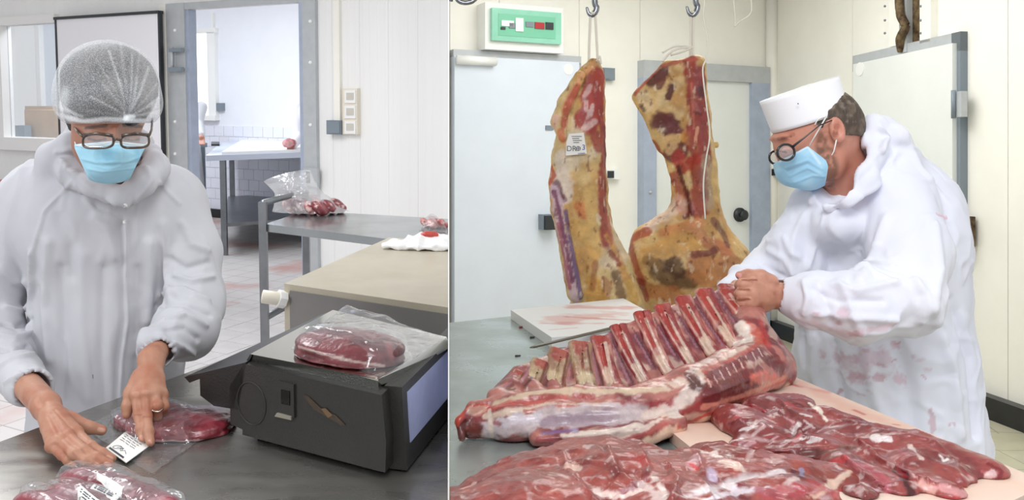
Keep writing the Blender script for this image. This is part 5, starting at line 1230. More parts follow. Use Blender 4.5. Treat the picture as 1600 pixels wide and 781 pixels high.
# round glasses low on the nose
def rimR(c, rx, ry, Y, dY, n=28):
    return [V(c[0] + rx * math.cos(t / n * 6.2832), c[1] + ry * math.sin(t / n * 6.2832), Y + dY * math.cos(t / n * 6.2832)) for t in range(n)]
ra_ = rimR((1228, 238), 13.5, 12.5, 2.068, .006); rb_ = rimR((1211, 246), 9, 10, 2.17, .008)
bm = tube(ra_, .0030, 8, True); tube(rb_, .0028, 8, True, bm); tube([V(1216, 241, 2.075), V(1212, 237, 2.12), V(1215, 241, 2.155)], .0028, 8, bm=bm)
tube([V(1238, 230, 2.070), V(1244, 225, 2.066), V(1258, 214, 2.062), V(1280, 196, 2.060), V(1300, 188, 2.062)], [.0034, .003, .0018, .0016, .0015], 8, bm=bm)
g = link('glasses', bm_me(bm), BLK, mn, smooth=True)
for r in (ra_, rb_): link('lens', bm_me(ext(r, (0, .0015, 0))), LENS, g)
S = Sdf((.88, 2.1, 0), (1.4, 2.5, .65), .01)
for x in (1.02, 1.24): S.cone((x, 2.28, .62), (x, 2.28, .07), .10, .065, .02)
T_ = S.mesh(); T_.base('#eceef6'); T_.link('trousers', CLOTH, mn)
for x in (1.02, 1.24):
    S = Sdf((x - .19, 2.15, 0), (x + .12, 2.42, .16), .007); S.ell((x - .04, 2.28, .04), (.13, .052, .05), None, 0); S.ell((x, 2.28, .07), (.06, .055, .07), None, .02); S.cut((0, 0, .001), (0, 0, -1)); b_ = S.mesh(); b_.base('#f0f0f0'); b_.link('boot', CLOTH, mn)
# ================================================================== boning room: table, boards, meat
ZR = 0.97; ZBd = 0.99
MEATR = mat('cut_meat', vcol=True, rough=0.34, spec=0.5, coat=0.30, bump=0.35, bscale=120, sss=0.05, var=0.20, vscale=40, bdist=.004)
DRYM = mat('aged_carcass', vcol=True, rough=0.50, spec=0.35, coat=0.08, bump=0.4, bscale=60, var=0.22, vscale=22, bdist=.006)
BOARD = mat('board_plastic', vcol=True, rough=0.5, spec=0.3, bump=.05, bscale=80)
def RZ(z, *pp): return [Rz(a, b, z) for a, b in pp]
ea, eb = Rz(1232, 588, ZR), Rz(1600, 742, ZR); edr = (ea - eb).normalized()
efar, enear = ea + edr * 1.05, eb - edr * 0.4
lf, lm = Rz(702, 504, ZR), Rz(798, 494, ZR); fdr = (lm - lf).normalized()
tb = thing('cutting_table', 'worn steel cutting table under the boards and the rib rack', 'table', (.4, 2.0, 0), 'R')
poly = [(0.0015, 1.0), (enear.x, 1.0), (eb.x, eb.y), (ea.x, ea.y), (efar.x, lf.y + fdr.y / fdr.x * efar.x), (0.0015, lf.y)]
link('worktop', bm_me(prism(poly, ZR - 0.04, ZR, 0.004)), mat('worktop_steel', '#a3adab', 0.30, 0.55, var=0.16, vscale=4, bump=0.08, bscale=18, rvar=0.12), tb)
for (x, y) in ((.06, 1.1), (.06, 2.75), (enear.x - .2, 1.1), (efar.x - .08, 2.8)):
    link('leg', bm_me(prism([(x - .025, y - .025), (x + .025, y - .025), (x + .025, y + .025), (x - .025, y + .025)], 0, ZR - .04, .003)), M['steel_d'], tb)

def board(name, label, q, z0, z1, base, strokes, nu=90, nv=90, c2=None):
    """cutting board with its stains painted as its own colour"""
    a, b, c, d = q
    def f(u, v):
        p = (a * (1 - u) + b * u) * (1 - v) + (d * (1 - u) + c * u) * v; return Vector((p.x, p.y, z1))
    B = grid(f, nu, nv); n = len(B.P); lo = B.P.copy(); lo[:, 2] = z0
    rim_ = [i * nv for i in range(nu)] + [(nu - 1) * nv + j for j in range(1, nv)] + [i * nv + nv - 1 for i in range(nu - 2, -1, -1)] + [j for j in range(nv - 2, 0, -1)]
    Q = [(rim_[i], rim_[(i + 1) % len(rim_)], rim_[(i + 1) % len(rim_)] + n, rim_[i] + n) for i in range(len(rim_))]
    P2 = Body(np.vstack([B.P, lo]), np.vstack([B.Q, B.Q[:, ::-1] + n, np.array(Q)]))
    P2.base(base, c2, 4, sharp=1.5); P2.paint(strokes, rayR, warp=.9, sc=14)
    o = P2.link(name, BOARD, None, 'R'); o.data.polygons.foreach_set('use_smooth', [False] * len(o.data.polygons))
    md = o.modifiers.new('edge', 'EDGE_SPLIT'); md.split_angle = .6; tag(o, label, 'cutting board'); return o
zs = 1.0
q = RZ(zs, (798, 484), (862, 527), (1060, 512), (974, 466))
board('cutting_board.001', 'small white cutting board stained pink at the far side of the steel table', q, ZR + .0005, zs, '#ecebea',
      [([(870, 500), (960, 490)], 22, '#e0a8a0', .6, 1), ([(900, 480), (990, 480)], 14, '#d98f88', .6, 1), ([(850, 505), (940, 505)], 8, '#d07a74', .45, 1), ([(890, 495), (980, 500)], 6, '#cc6a62', .5, 1), ([(860, 515), (900, 512)], 4, '#c85a54', .4, 1)])
q = RZ(ZBd, (1046, 672), (1238, 587), (1640, 755), (1330, 900))
board('cutting_board.002', 'large white cutting board along the table edge under the rib rack', q, ZR + .0005, ZBd, '#ecd9cb',
      [([(1250, 598), (1330, 640), (1450, 690)], 14, '#e6b3a0', .6, 1), ([(1110, 665), (1150, 690)], 20, '#e9c6b2', .6, 1), ([(1240, 600), (1290, 612)], 8, '#dc8a80', .5, 1), ([(1500, 720), (1600, 760)], 16, '#eec8b2', .5, 1),
       ([(1335, 640), (1350, 648)], 3, '#b8403a', .6), ([(1395, 662), (1402, 664)], 2.5, '#c03a34', .7), ([(1235, 600), (1250, 604)], 4, '#c8504a', .6), ([(1420, 690), (1460, 700)], 5, '#dc9a88', .5)], c2='#eed0bf')

# sharpening steel lying from the table onto the small board
sa, sb, se = Rz(829, 543, zs + .007), Rz(868, 531, zs + .004), Rz(1000, 502, zs + .008)
kt = thing('knife_steel', 'dark sharpening steel lying across the corner of the small board', 'knife steel', sa, 'R')
link('rod', bm_me(tube([sa, sa + (se - sa) * .03, se], [.003, .0065, .0075], 10, flat=.55)), mat('dull_steel', '#6d675c', .35, .7), kt, smooth=True)
link('handle', bm_me(tube([se, se + (se - sa).normalized() * .02, se + (se - sa).normalized() * .12], [.008, .012, .011], 12)), M['dark_pl'], kt, smooth=True)
for i, (x, y) in enumerate(((812, 511), (829, 527), (806, 556))):
    p = Rz(x, y, ZR + .002); S = Sdf(np.array(p) - .02, np.array(p) + .02, .0015); S.cone(p, p + Vector((.012, .008, 0)), .003, .002, 0); B = S.mesh(); B.base('#8a2a2c' if i == 0 else '#3c3a3e'); o = B.link('meat_scrap', MEATR, None, 'R')
    tag(o, ['tiny red meat scrap on the steel table left of the small board', 'tiny dark scrap at the small board\'s left corner', 'tiny dark scrap on the bare steel table'][i], 'scrap')

# ------------------------------------------------------------------ rib rack
rk = thing('rib_rack', 'whole beef rib rack with sawn ribs standing up, lying across table and board', 'meat', Rz(960, 690, ZR), 'R')
path = [((738, 692), .021, ZR), ((800, 694), .031, ZR), ((880, 696), .038, ZR), ((960, 693), .042, ZR), ((1030, 684), .046, ZR), ((1090, 664), .050, ZBd), ((1150, 641), .054, ZBd), ((1198, 615), .052, ZBd), ((1218, 606), .040, ZBd)]
cp_ = [Rz(a[0], a[1] - 4, z) + Vector((0, r * .6, r * .92)) for a, r, z in path]
ribs = [((784, 607), (776, 622), 14), ((812, 577), (801, 606), 16), ((846, 561), (832, 606), 24), ((876, 546), (866, 605), 30), ((906, 533), (917, 606), 30), ((937, 524), (960, 606), 26),
        ((964, 506), (1012, 604), 22), ((1001, 486), (1050, 592), 22), ((1032, 476), (1088, 578), 22), ((1066, 464), (1120, 562), 23), ((1098, 453), (1148, 540), 24), ((1133, 447), (1172, 508), 23)]
Yb = lambda i: 1.655 + .026 * i
Yt = lambda i: 1.70 + .033 * i
def ribp(i, t):
    (tx, ty_), (bx, by), w_ = ribs[i]; bow = 5 * math.sin(math.pi * t)
    return R(bx + (tx - bx) * t - bow * .8, by + (ty_ - by) * t + bow * .6, Yb(i) + (Yt(i) - Yb(i)) * max(t, 0) ** 1.3)
S = Sdf(*bounds([R(700, 700, 1.5), R(1250, 430, 2.2), R(1250, 620, 2.0), Vector((0, 1.5, ZR))], .05), .0032)
S.chain(cp_, [r for _, r, _ in path], .02)
for i in range(11):                                   # flesh between neighbouring ribs
    for t in np.linspace(-.15, .88, 22):
        a, b = ribp(i, t), ribp(i + 1, t); S.cone(a + Vector((0, .008, 0)), b + Vector((0, .008, 0)), .0075, .0075, .006)
for i in range(12): S.cone(ribp(i, 0), ribp(i, -.25), .013, .016, .012)
for i in range(12):
    j = min(range(len(cp_)), key=lambda k: (cp_[k] - ribp(i, 0)).length); S.cone(ribp(i, -.1), cp_[j], .014, .03, .02)
S.chain([R(1172, 500, 1.96), R(1188, 540, 1.96), R(1206, 580, 1.96)], [.026, .036, .042], .03)
S.chain([R(1182, 492, 1.98), R(1165, 520, 1.93)], [.022, .028], .02)
S.chain([R(722, 684, 1.585), R(718, 658, 1.60), R(738, 636, 1.62), R(790, 627, 1.64)], [.007, .007, .009, .012], .010)
S.chain([R(800, 628, 1.62), R(900, 618, 1.62), R(1000, 622, 1.62), R(1080, 610, 1.66)], [.014, .018, .018, .016], .012)
S.chain([R(840, 684, 1.56), R(930, 688, 1.55), R(1000, 680, 1.56), R(1060, 662, 1.60)], [.016, .022, .022, .016], .016)
S.ell(R(728, 672, 1.545), (.016, .05, .016), None, .006, sub=True)
S.cut((0, 0, ZR + .0015), (0, 0, -1), .003)
B = S.mesh(); B.rough(.0022, 24, 4, (.6, 1, 1.3)); B.rough(.0008, 90, 2)
B.relief([([(760, 640), (860, 628), (960, 636)], 4, -2.5), ([(800, 650), (900, 642), (1000, 640)], 4, 2), ([(950, 680), (1010, 655), (1050, 640)], 4, -3), ([(840, 688), (930, 678), (1000, 672)], 4, -3.5), ([(760, 690), (850, 668), (940, 668)], 3, -1.5),
          ([(1030, 625), (1090, 600), (1150, 590)], 3, -2.5), ([(1100, 620), (1150, 600), (1215, 575)], 3, -2.5), ([(1160, 585), (1190, 570), (1225, 560)], 4, 2), ([(975, 690), (1100, 640), (1220, 604)], 4, -2), ([(1078, 590), (1088, 600)], 6, 4)]
         + [([(1090 + 14 * k, 578 - 9 * k), (1100 + 14 * k, 592 - 8 * k)], 2.5, -2) for k in range(8)], rayR)
B.base('#b9766c', '#84363a', 20, stretch=(.5, 1, 1)); B.patch('#e0c6b6', 34, .15, 4, .6, (.5, 1, 1.2))
fat = '#e3cbb8'; red = '#94262b'; dk = '#5f1c20'; sil = '#b5a3bd'; pk = '#cf8078'
st1 = []
for i in range(11):                                   # darker flesh between ribs
    (tx, ty_), (bx, by), w_ = ribs[i]; (tx2, ty2), (bx2, by2), w2 = ribs[i + 1]
    m0, m1_ = ((tx + tx2) / 2 + 2, (ty_ + ty2) / 2 + 6), ((bx + bx2) / 2 + 2, (by + by2) / 2 - 4)
    st1.append(([m0, m1_], 8 if i > 4 else 5, '#7b3c48' if i > 4 else '#7c4038', .85)); st1.append(([(m0[0] - 2, m0[1]), (m1_[0] - 5, m1_[1] - 4)], 2.2, '#b07c90', .6)); st1.append(([(m0[0] + 4, m0[1] + 10), (m1_[0] + 2, m1_[1])], 1.6, '#4e1a24', .8))
st1 += [([(775, 630), (850, 610), (950, 612), (1040, 606)], 7, '#d9c3a8', .85), ([(1040, 603), (1110, 580), (1165, 540)], 8, '#dcc3b2', .85), ([(1085, 575), (1150, 535), (1175, 510)], 6, '#e4d2c8', .7),
        ([(745, 642), (800, 630), (880, 622)], 7, '#c0524c', .8), ([(830, 622), (862, 620)], 6, '#a04440', .9), ([(900, 617), (925, 620)], 5, '#a83c3a', .9), ([(760, 650), (850, 636), (960, 636), (1060, 650)], 7, fat, .9), ([(820, 642), (880, 634), (960, 640)], 3.5, '#b24a44', .8), ([(960, 632), (1030, 634), (1060, 630)], 7, '#a04048', .85),
        ([(765, 672), (860, 655), (960, 648), (1000, 648)], 17, '#cfbfc2', .95), ([(850, 662), (900, 654), (950, 650)], 9, '#9c8494', .8), ([(905, 660), (960, 652)], 8, '#b49ea8', .7), ([(780, 660), (840, 652)], 8, '#ddd2dc', .8), ([(772, 660), (780, 662)], 4, '#9c4a50', .8), ([(765, 640), (770, 695)], 4, '#e6d4c4', .9),
        ([(720, 672), (745, 672)], 11, '#5a1814', .95), ([(740, 668), (748, 682)], 8, '#7a2a22', .9), ([(712, 690), (712, 660), (725, 640), (760, 634)], 5, '#c0402c', .9), ([(735, 642), (755, 640)], 6, '#d8b0a0', .8),
        ([(840, 690), (900, 690), (960, 694)], 7, '#a84850', .85), ([(880, 680), (950, 674), (1000, 664)], 6, '#ead8cc', .9), ([(850, 676), (900, 672)], 4, '#7c68a0', .6), ([(940, 694), (1000, 680), (1040, 662)], 6, '#b85a54', .85), ([(960, 684), (1010, 668), (1036, 650)], 4, '#e8d4c8', .8), ([(880, 686), (940, 684)], 3, '#cfa0a0', .8),
        ([(1050, 650), (1075, 620), (1090, 596)], 10, '#eadbd2', .9), ([(1000, 655), (1040, 640)], 9, '#e4d0c6', .85), ([(1066, 645), (1100, 634)], 7, '#9c3038', .9),
        ([(1112, 618), (1150, 604), (1185, 592)], 15, '#6c1e22', .97), ([(1118, 600), (1160, 585), (1190, 575)], 6, '#7c2426', .9), ([(1110, 588), (1150, 568), (1190, 548)], 9, '#74202a', .9), ([(1100, 580), (1160, 552), (1195, 530)], 4, '#b8544c', .8), ([(1195, 560), (1220, 575)], 12, '#6e1e24', .9), ([(1205, 545), (1215, 560)], 8, '#7a2428', .9),
        ([(1180, 590), (1200, 588), (1212, 592)], 9, '#e2705e', .8), ([(1170, 512), (1185, 530)], 12, '#d4604c', .7), ([(1158, 508), (1168, 530)], 9, '#eadccf', .9), ([(1190, 505), (1200, 540)], 6, '#b8342e', .8),
        ([(1010, 692), (1100, 656), (1170, 630), (1228, 604)], 9, '#ecc8b0', .95), ([(1060, 668), (1120, 640), (1180, 616), (1228, 592)], 3, '#cc3a30', .85), ([(1100, 636), (1150, 622), (1190, 606), (1225, 590)], 4, '#e2907c', .8), ([(1078, 588), (1088, 600)], 9, '#5c2c28', .95), ([(1075, 582), (1084, 586)], 4, '#8a5c50', .8)]
for k in range(9): st1.append(([(1105 + 10 * k, 592 - 6 * k), (1111 + 10 * k, 604 - 6 * k)], 1.6, '#e8c8bc', .8))
for k in range(12): st1.append(([(1040 + 11 * k, 600 - 7 * k), (1050 + 11 * k, 606 - 8 * k)], 2.4, '#f0e4dc' if k % 2 else '#a85c58', .7))
B.paint(st1, rayR, warp=.45, sc=50); o = B.link('meat_body', MEATR, rk)
for i in range(12):
    (tx, ty_), (bx, by), w_ = ribs[i]; ym = (Yb(i) + Yt(i)) / 2; r = w_ * ym / F * .6
    pp = [ribp(i, t) + Vector((0, -.006, 0)) for t in (-.12, .1, .35, .6, .85, 1.06)]
    S = Sdf(*bounds(pp, .03), .0016)
    for o_ in (-.5, 0, .5):
        for a_, b_, ra2, rb2 in zip(pp, pp[1:], (.52, .46, .45, .50, .56), (.46, .45, .50, .56, .60)): S.cone(a_ + Vector((o_ * r, 0, 0)), b_ + Vector((o_ * r, 0, 0)), r * ra2, r * rb2, .002)
    d = (pp[-1] - pp[-2]).normalized(); S.cut(pp[-1] - d * .012, d + Vector((0, -.15, 0)), .0015)
    for sgn in (0.2,):                               # the shallow groove along a sawn rib
        g_ = [p + Vector((sgn * r * .30, -r * .56, 0)) for p in pp]; S.chain(g_, .0018, .002, sub=True)
    b = S.mesh(); b.rough(.0010, 60, 3); left = i < 5
    if left: b.base('#b3997a', '#a07a60', 50, stretch=(1, 1, .3)); b.patch('#8e3a34', 45, .25, 4, .7, (1.5, 1, .3), off=i)
    else: b.base('#b0605a', '#8e3436', 40, stretch=(1, 1, .3), off=i); b.patch('#d8a898', 40, .2, 4, .6, (2, 1, .25), off=i)
    s_ = [([(tx, ty_ + 2), (tx + (bx - tx) * .12, ty_ + (by - ty_) * .12)], w_ * .42, '#9c3430', .8)]
    if not left: s_ += [([(tx - w_ * .12, ty_ + 3), (tx + (bx - tx) * .5 - 4, ty_ + (by - ty_) * .5)], w_ * .26, '#a82c22', .8), ([(tx + w_ * .34, ty_ + 12), (bx - 2, by - 8)], w_ * .10, '#dcc2b0', .7), ([(tx - w_ * .42, ty_ + 8), (bx - w_ * .42, by - 6)], w_ * .08, '#d8a89a', .6), ([(bx - (bx - tx) * .3 - 4, by - (by - ty_) * .3), (bx - 2, by)], w_ * .30, '#d8bca6', .8)]
    else: s_ += [([(tx + w_ * .38, ty_ + 6), (bx + w_ * .38, by)], 2.5, '#6e2420', .8), ([(bx - 2, by - 16), (bx, by)], w_ * .4, '#d0bc98', .8)]
    b.paint(s_, rayR, warp=.3, sc=70); b.link('rib', MEATR, rk)

# ------------------------------------------------------------------ big cuts in the foreground
def cut_of_meat(name, label, lobes, z0, h, bs, strokes, reliefs, anchor, cl=None, k=.02, seed=0, stretch=(1, 1, 1), fl=None):
    c = [R(x, y, Y) for x, y, Y, r in lobes]; rs_ = [l[3] for l in lobes]
    lo, hi = bounds(c, max(rs_) + .02); lo[2] = z0 - .01
    S = Sdf(lo, hi, h)
    for p, r in zip(c, rs_): S.ell(p, (r * 1.5, r * 1.7, r), None, k if (r > .034 or seed) else k * .4)
    for (i, j) in (fl or []): S.cone(c[i], c[j], rs_[i] * .85, rs_[j] * .85, k)
    S.cut((0, 0, z0), (0, 0, -1), .004)
    B = S.mesh(); B.rough(.0040, 24, 3, stretch, seed); B.rough(.0014, 80, 2, stretch, seed); B.move(-.0035 * np.clip(1 - np.abs(fbm(B.P * np.array(stretch), 16, 2, seed + 8)) * 9, 0, 1))
    B.relief(reliefs, rayR); B.base(*bs, 26, stretch=stretch, off=seed); B.patch('#b8625e', 60, .15, 3, .35, stretch, seed); B.patch('#e6d0cc', 60, .38, 5, .5, stretch, seed + 3)
    B.paint(strokes, rayR, warp=.6, sc=40)
    t = thing(name, label, 'meat', anchor, 'R'); o = B.link('meat', MEATR, t)
    if cl: clipx(o, .0015, 1)
    return t, B
wt = '#efe2e0'; r1_ = '#a83038'; r2_ = '#8a2a34'; r3_ = '#6a1a24'
L1 = [(725, 815, 1.24, .040), (790, 792, 1.27, .048), (850, 770, 1.29, .055), (910, 757, 1.31, .056), (950, 735, 1.36, .045), (905, 728, 1.39, .035), (990, 722, 1.40, .030), (1020, 735, 1.37, .033), (965, 790, 1.24, .07), (1050, 770, 1.29, .052),
      (1075, 738, 1.37, .032), (1115, 722, 1.42, .030), (1140, 738, 1.39, .033), (1170, 760, 1.34, .045), (1240, 762, 1.34, .042), (1300, 765, 1.34, .034), (1250, 735, 1.42, .022), (1130, 790, 1.25, .06), (1220, 800, 1.24, .055), (830, 830, 1.15, .07), (720, 840, 1.12, .05), (1060, 840, 1.14, .07), (1330, 750, 1.38, .018), (1200, 732, 1.42, .022)]
rs = random.Random(21); stq = []; rlq = []
for k in range(38):                                   # white sinews and dark gaps in the trimmed part
    x, y = rs.uniform(950, 1320), rs.uniform(700, 781)
    if y < 706 + abs(x - 1100) * .12: continue
    a = rs.gauss(-.35, .3); l = rs.uniform(8, 30); p = [(x, y), (x + l * .5 * math.cos(a), y + l * .5 * math.sin(a) + rs.uniform(-5, 5)), (x + l * math.cos(a), y + l * math.sin(a))]
    c = rs.choice(['#e2cac6', '#d8b4b0', '#cdb0b8', '#c43c40', '#6c1c28', '#7c2230', '#b04a50']); stq.append((p, rs.uniform(2, 6), c, rs.uniform(.4, .8), 1.0)); rlq.append((p, rs.uniform(3, 6), rs.uniform(-4, 4)))
rlq += [([(880, 710), (890, 740), (920, 775)], 6, -5), ([(950, 700), (960, 730), (990, 760)], 6, -6), ([(1000, 705), (1012, 730)], 5, -6), ([(1040, 725), (1060, 750), (1050, 781)], 5, -6), ([(1090, 712), (1100, 740), (1140, 760)], 5, -5), ([(1150, 760), (1230, 775), (1330, 770)], 5, -5), ([(880, 735), (905, 720), (945, 725)], 4, -4),
        ([(940, 765), (960, 740), (990, 735), (1010, 750)], 5, 5), ([(1110, 760), (1180, 740), (1240, 735)], 5, 4)]
stq += [([(880, 712), (930, 705)], 12, '#b0544a', .7), ([(885, 725), (905, 732)], 6, '#e8c8b8', .8), ([(935, 770), (975, 775), (1000, 768)], 9, '#f0d8d0', .85), ([(990, 712), (1010, 722)], 10, '#b03a38', .7), ([(1020, 745), (1040, 770)], 6, '#e6d4cc', .8), ([(1085, 712), (1080, 730)], 8, '#c89ca4', .7), ([(1100, 705), (1125, 712)], 8, '#f2ddd4', .85), ([(1130, 722), (1150, 730)], 12, '#f0cfc0', .9),
        ([(1075, 775), (1110, 765), (1160, 748), (1225, 738)], 8, '#e8dcde', .85, .9), ([(1100, 780), (1150, 768), (1200, 762)], 5, '#e8dce4', .85), ([(1110, 735), (1112, 750)], 9, '#cfc0da', .8), ([(1240, 735), (1245, 742)], 6, '#5c1a28', .9), ([(1252, 733), (1254, 744)], 4, '#8aa0c8', .6), ([(1270, 775), (1310, 750), (1330, 735)], 6, '#e8c8b4', .8), ([(1190, 765), (1240, 770), (1290, 762)], 12, '#b04850', .8),
        ([(724, 762), (742, 756)], 6, '#e6c4bc', .8), ([(1005, 760), (1030, 775)], 10, '#ead6d0', .7), ([(1080, 725), (1090, 735)], 5, '#d0302c', .7)]
for k in range(60):                                   # long fibres of the smooth muscle at the left
    x, y = rs.uniform(705, 920), rs.uniform(705, 781); l = rs.uniform(12, 50); a = rs.uniform(-.55, -.15)
    if y > 775 - (x - 702) * .42: stq.append(([(x, y), (x + l * math.cos(a), y + l * math.sin(a))], rs.uniform(.8, 2.2), rs.choice(['#b8685c', '#742628', '#8a2e30', '#d0a090']), rs.uniform(.3, .6)))
cut_of_meat('meat_cut', 'large trimmed cut of red meat along the bottom of the steel table', L1, ZR + .001, .0028, ('#9c4740', '#863632'), stq, rlq, Rz(900, 770, ZR), cl=True, fl=[(0, 1), (1, 2), (2, 3), (13, 14), (14, 15), (12, 14)])
L2 = [(1145, 652, 1.63, .024), (1165, 668, 1.59, .030), (1195, 642, 1.67, .030), (1240, 640, 1.68, .028), (1190, 690, 1.53, .032), (1240, 672, 1.59, .036), (1290, 668, 1.60, .030), (1335, 682, 1.54, .030), (1385, 700, 1.47, .032), (1430, 708, 1.45, .030), (1480, 722, 1.41, .027), (1530, 735, 1.38, .019), (1550, 738, 1.37, .013), (1290, 712, 1.46, .026), (1320, 735, 1.39, .024), (1355, 758, 1.34, .028), (1420, 745, 1.36, .030), (1480, 752, 1.34, .022), (1400, 775, 1.30, .024), (1480, 775, 1.28, .018), (1500, 748, 1.36, .020), (1460, 735, 1.40, .026), (1440, 765, 1.32, .024), (1310, 700, 1.50, .028), (1365, 728, 1.42, .028), (1545, 745, 1.36, .015), (1210, 712, 1.47, .018), (1160, 700, 1.50, .016), (1250, 715, 1.46, .020), (1345, 780, 1.28, .02)]
stq = []; rlq = []
for k in range(38):
    x, y = rs.uniform(1135, 1260), rs.uniform(625, 700); a = rs.uniform(.2, .7) if y < 660 else rs.uniform(-.9, -.2); l = rs.uniform(8, 26)
    p = [(x, y), (x + l * math.cos(a), y + l * math.sin(a))]; stq.append((p, rs.uniform(1.4, 3.6), rs.choice([wt, '#d8a8b0', r1_, r3_, '#c05058', '#e8cccc']), rs.uniform(.5, .9))); rlq.append((p, rs.uniform(2.5, 4.5), rs.uniform(-3, 2)))
for k in range(30):
    x, y = rs.uniform(1280, 1540), rs.uniform(655, 750); l = rs.uniform(8, 40); p = [(x, y), (x + l, y + l * .42)]
    if y < 645 + (x - 1280) * .32: continue
    stq.append((p, rs.uniform(1, 2.4), rs.choice(['#d89a9c', '#c06064', '#7a2430', '#e8c8c4']), rs.uniform(.4, .7)))
rlq += [([(1215, 625), (1245, 650), (1250, 680), (1290, 690)], 4, -5), ([(1250, 640), (1290, 645), (1330, 660)], 5, 4), ([(1315, 650), (1345, 655), (1385, 668)], 4, 4), ([(1345, 690), (1370, 715), (1400, 732), (1450, 755)], 5, -7), ([(1340, 690), (1420, 680), (1460, 690)], 4, -4), ([(1320, 715), (1350, 740), (1400, 781)], 5, -7), ([(1165, 705), (1230, 705), (1290, 700), (1340, 700)], 4, -5), ([(1300, 735), (1270, 760)], 4, -5), ([(1450, 755), (1520, 765), (1560, 750)], 3, -4), ([(1450, 700), (1500, 730), (1530, 760)], 7, -3)]
stq += [([(1265, 630), (1280, 640), (1292, 658)], 3, '#eeded0', .95), ([(1330, 640), (1345, 660)], 9, '#802c30', .7), ([(1365, 682), (1385, 686)], 6, '#f2e6e4', .9), ([(1420, 695), (1440, 715)], 4, '#eed8d0', .8), ([(1468, 710), (1475, 720), (1480, 717)], 3, '#fbf4f2', .95), ([(1540, 750), (1553, 738)], 5, '#e8c6c4', .8), ([(1545, 725), (1565, 735), (1560, 752)], 3.5, '#7c1e28', .9),
        ([(1175, 715), (1230, 712), (1290, 706)], 7, '#5a2420', .8), ([(1290, 706), (1330, 700)], 8, '#7c5048', .8), ([(1240, 740), (1262, 735)], 7, '#3c1018', .9), ([(1250, 728), (1256, 745)], 4, '#6c80a8', .7), ([(1330, 720), (1370, 740), (1395, 775)], 11, '#b0505c', .85), ([(1350, 755), (1385, 775)], 7, '#e8ccd0', .85), ([(1405, 735), (1425, 770)], 9, '#40101a', .95), ([(1405, 728), (1412, 745)], 5, '#8c1420', .9), ([(1440, 755), (1460, 775)], 7, '#e8b0a8', .85), ([(1400, 775), (1500, 778)], 6, '#c43c44', .8), ([(1480, 765), (1510, 772)], 8, '#e0a0a0', .8), ([(1160, 680), (1200, 690), (1240, 688)], 4, '#d8b4b4', .6, 1), ([(1265, 690), (1282, 684)], 4, '#f0e6e6', .8), ([(1300, 720), (1320, 715)], 6, '#c03038', .8), ([(1160, 706), (1190, 712)], 4, '#d8342e', .7)]
cut_of_meat('meat_cut.001', 'long flat cut of dark red meat on the large white board beside the man', L2, ZBd + .001, .0025, ('#974341', '#7f3335'), stq, rlq, Rz(1340, 720, ZBd), seed=7, k=.016, fl=[(5, 6), (6, 7), (7, 8), (8, 9), (9, 10), (10, 11), (13, 14), (14, 15), (4, 13), (9, 16), (16, 17)], stretch=(.7, 1, 1))

# ------------------------------------------------------------------ the two hanging carcasses
Yc = 3.3; m_ = Yc / F
def rope(p, q, r=.004): return tube([p, (p + q) / 2 + Vector((.002, 0, 0)), q], r, 8)
S = Sdf(*bounds([R(855, 90, Yc - .16), R(1010, 560, Yc + .16)], .06), .0055)
c1 = [(928, 100, 10), (922, 125, 21), (914, 160, 30), (908, 200, 36), (904, 245, 40), (903, 290, 42), (910, 340, 41), (922, 390, 41), (934, 430, 44), (944, 480, 50), (950, 530, 44)]
S.chain([R(x, y, Yc) for x, y, r in c1], [r * m_ for x, y, r in c1], .03, fl=(1, .75))
S.chain([R(905, 120, Yc - .06), R(884, 160, Yc - .05), R(870, 190, Yc - .04), R(878, 215, Yc - .05)], [.02, .026, .022, .014], .012)
S.chain([R(864, 280, Yc - .03), R(872, 330, Yc - .05), R(886, 390, Yc - .06), R(900, 460, Yc - .06)], [.016, .024, .028, .034], .012)
S.chain([R(950, 360, Yc - .03), R(970, 410, Yc - .04), R(985, 470, Yc - .04)], [.02, .035, .04], .015)
B = S.mesh(); B.rough(.007, 10, 4); B.rough(.0025, 45, 2)
B.relief([([(905, 130), (885, 180), (882, 215)], 4, -8), ([(880, 300), (890, 370), (908, 460)], 4, -8), ([(948, 370), (960, 420), (975, 470)], 4, -8), ([(935, 180), (940, 260), (940, 340)], 4, -4), ([(870, 300), (882, 360), (896, 440)], 3, 5)], rayR)
B.base('#d8bb86', '#c89c60', 8); B.patch('#dcc9ae', 12, .1, 4, .7); B.patch('#b06a42', 18, .28, 5, .6, off=2)
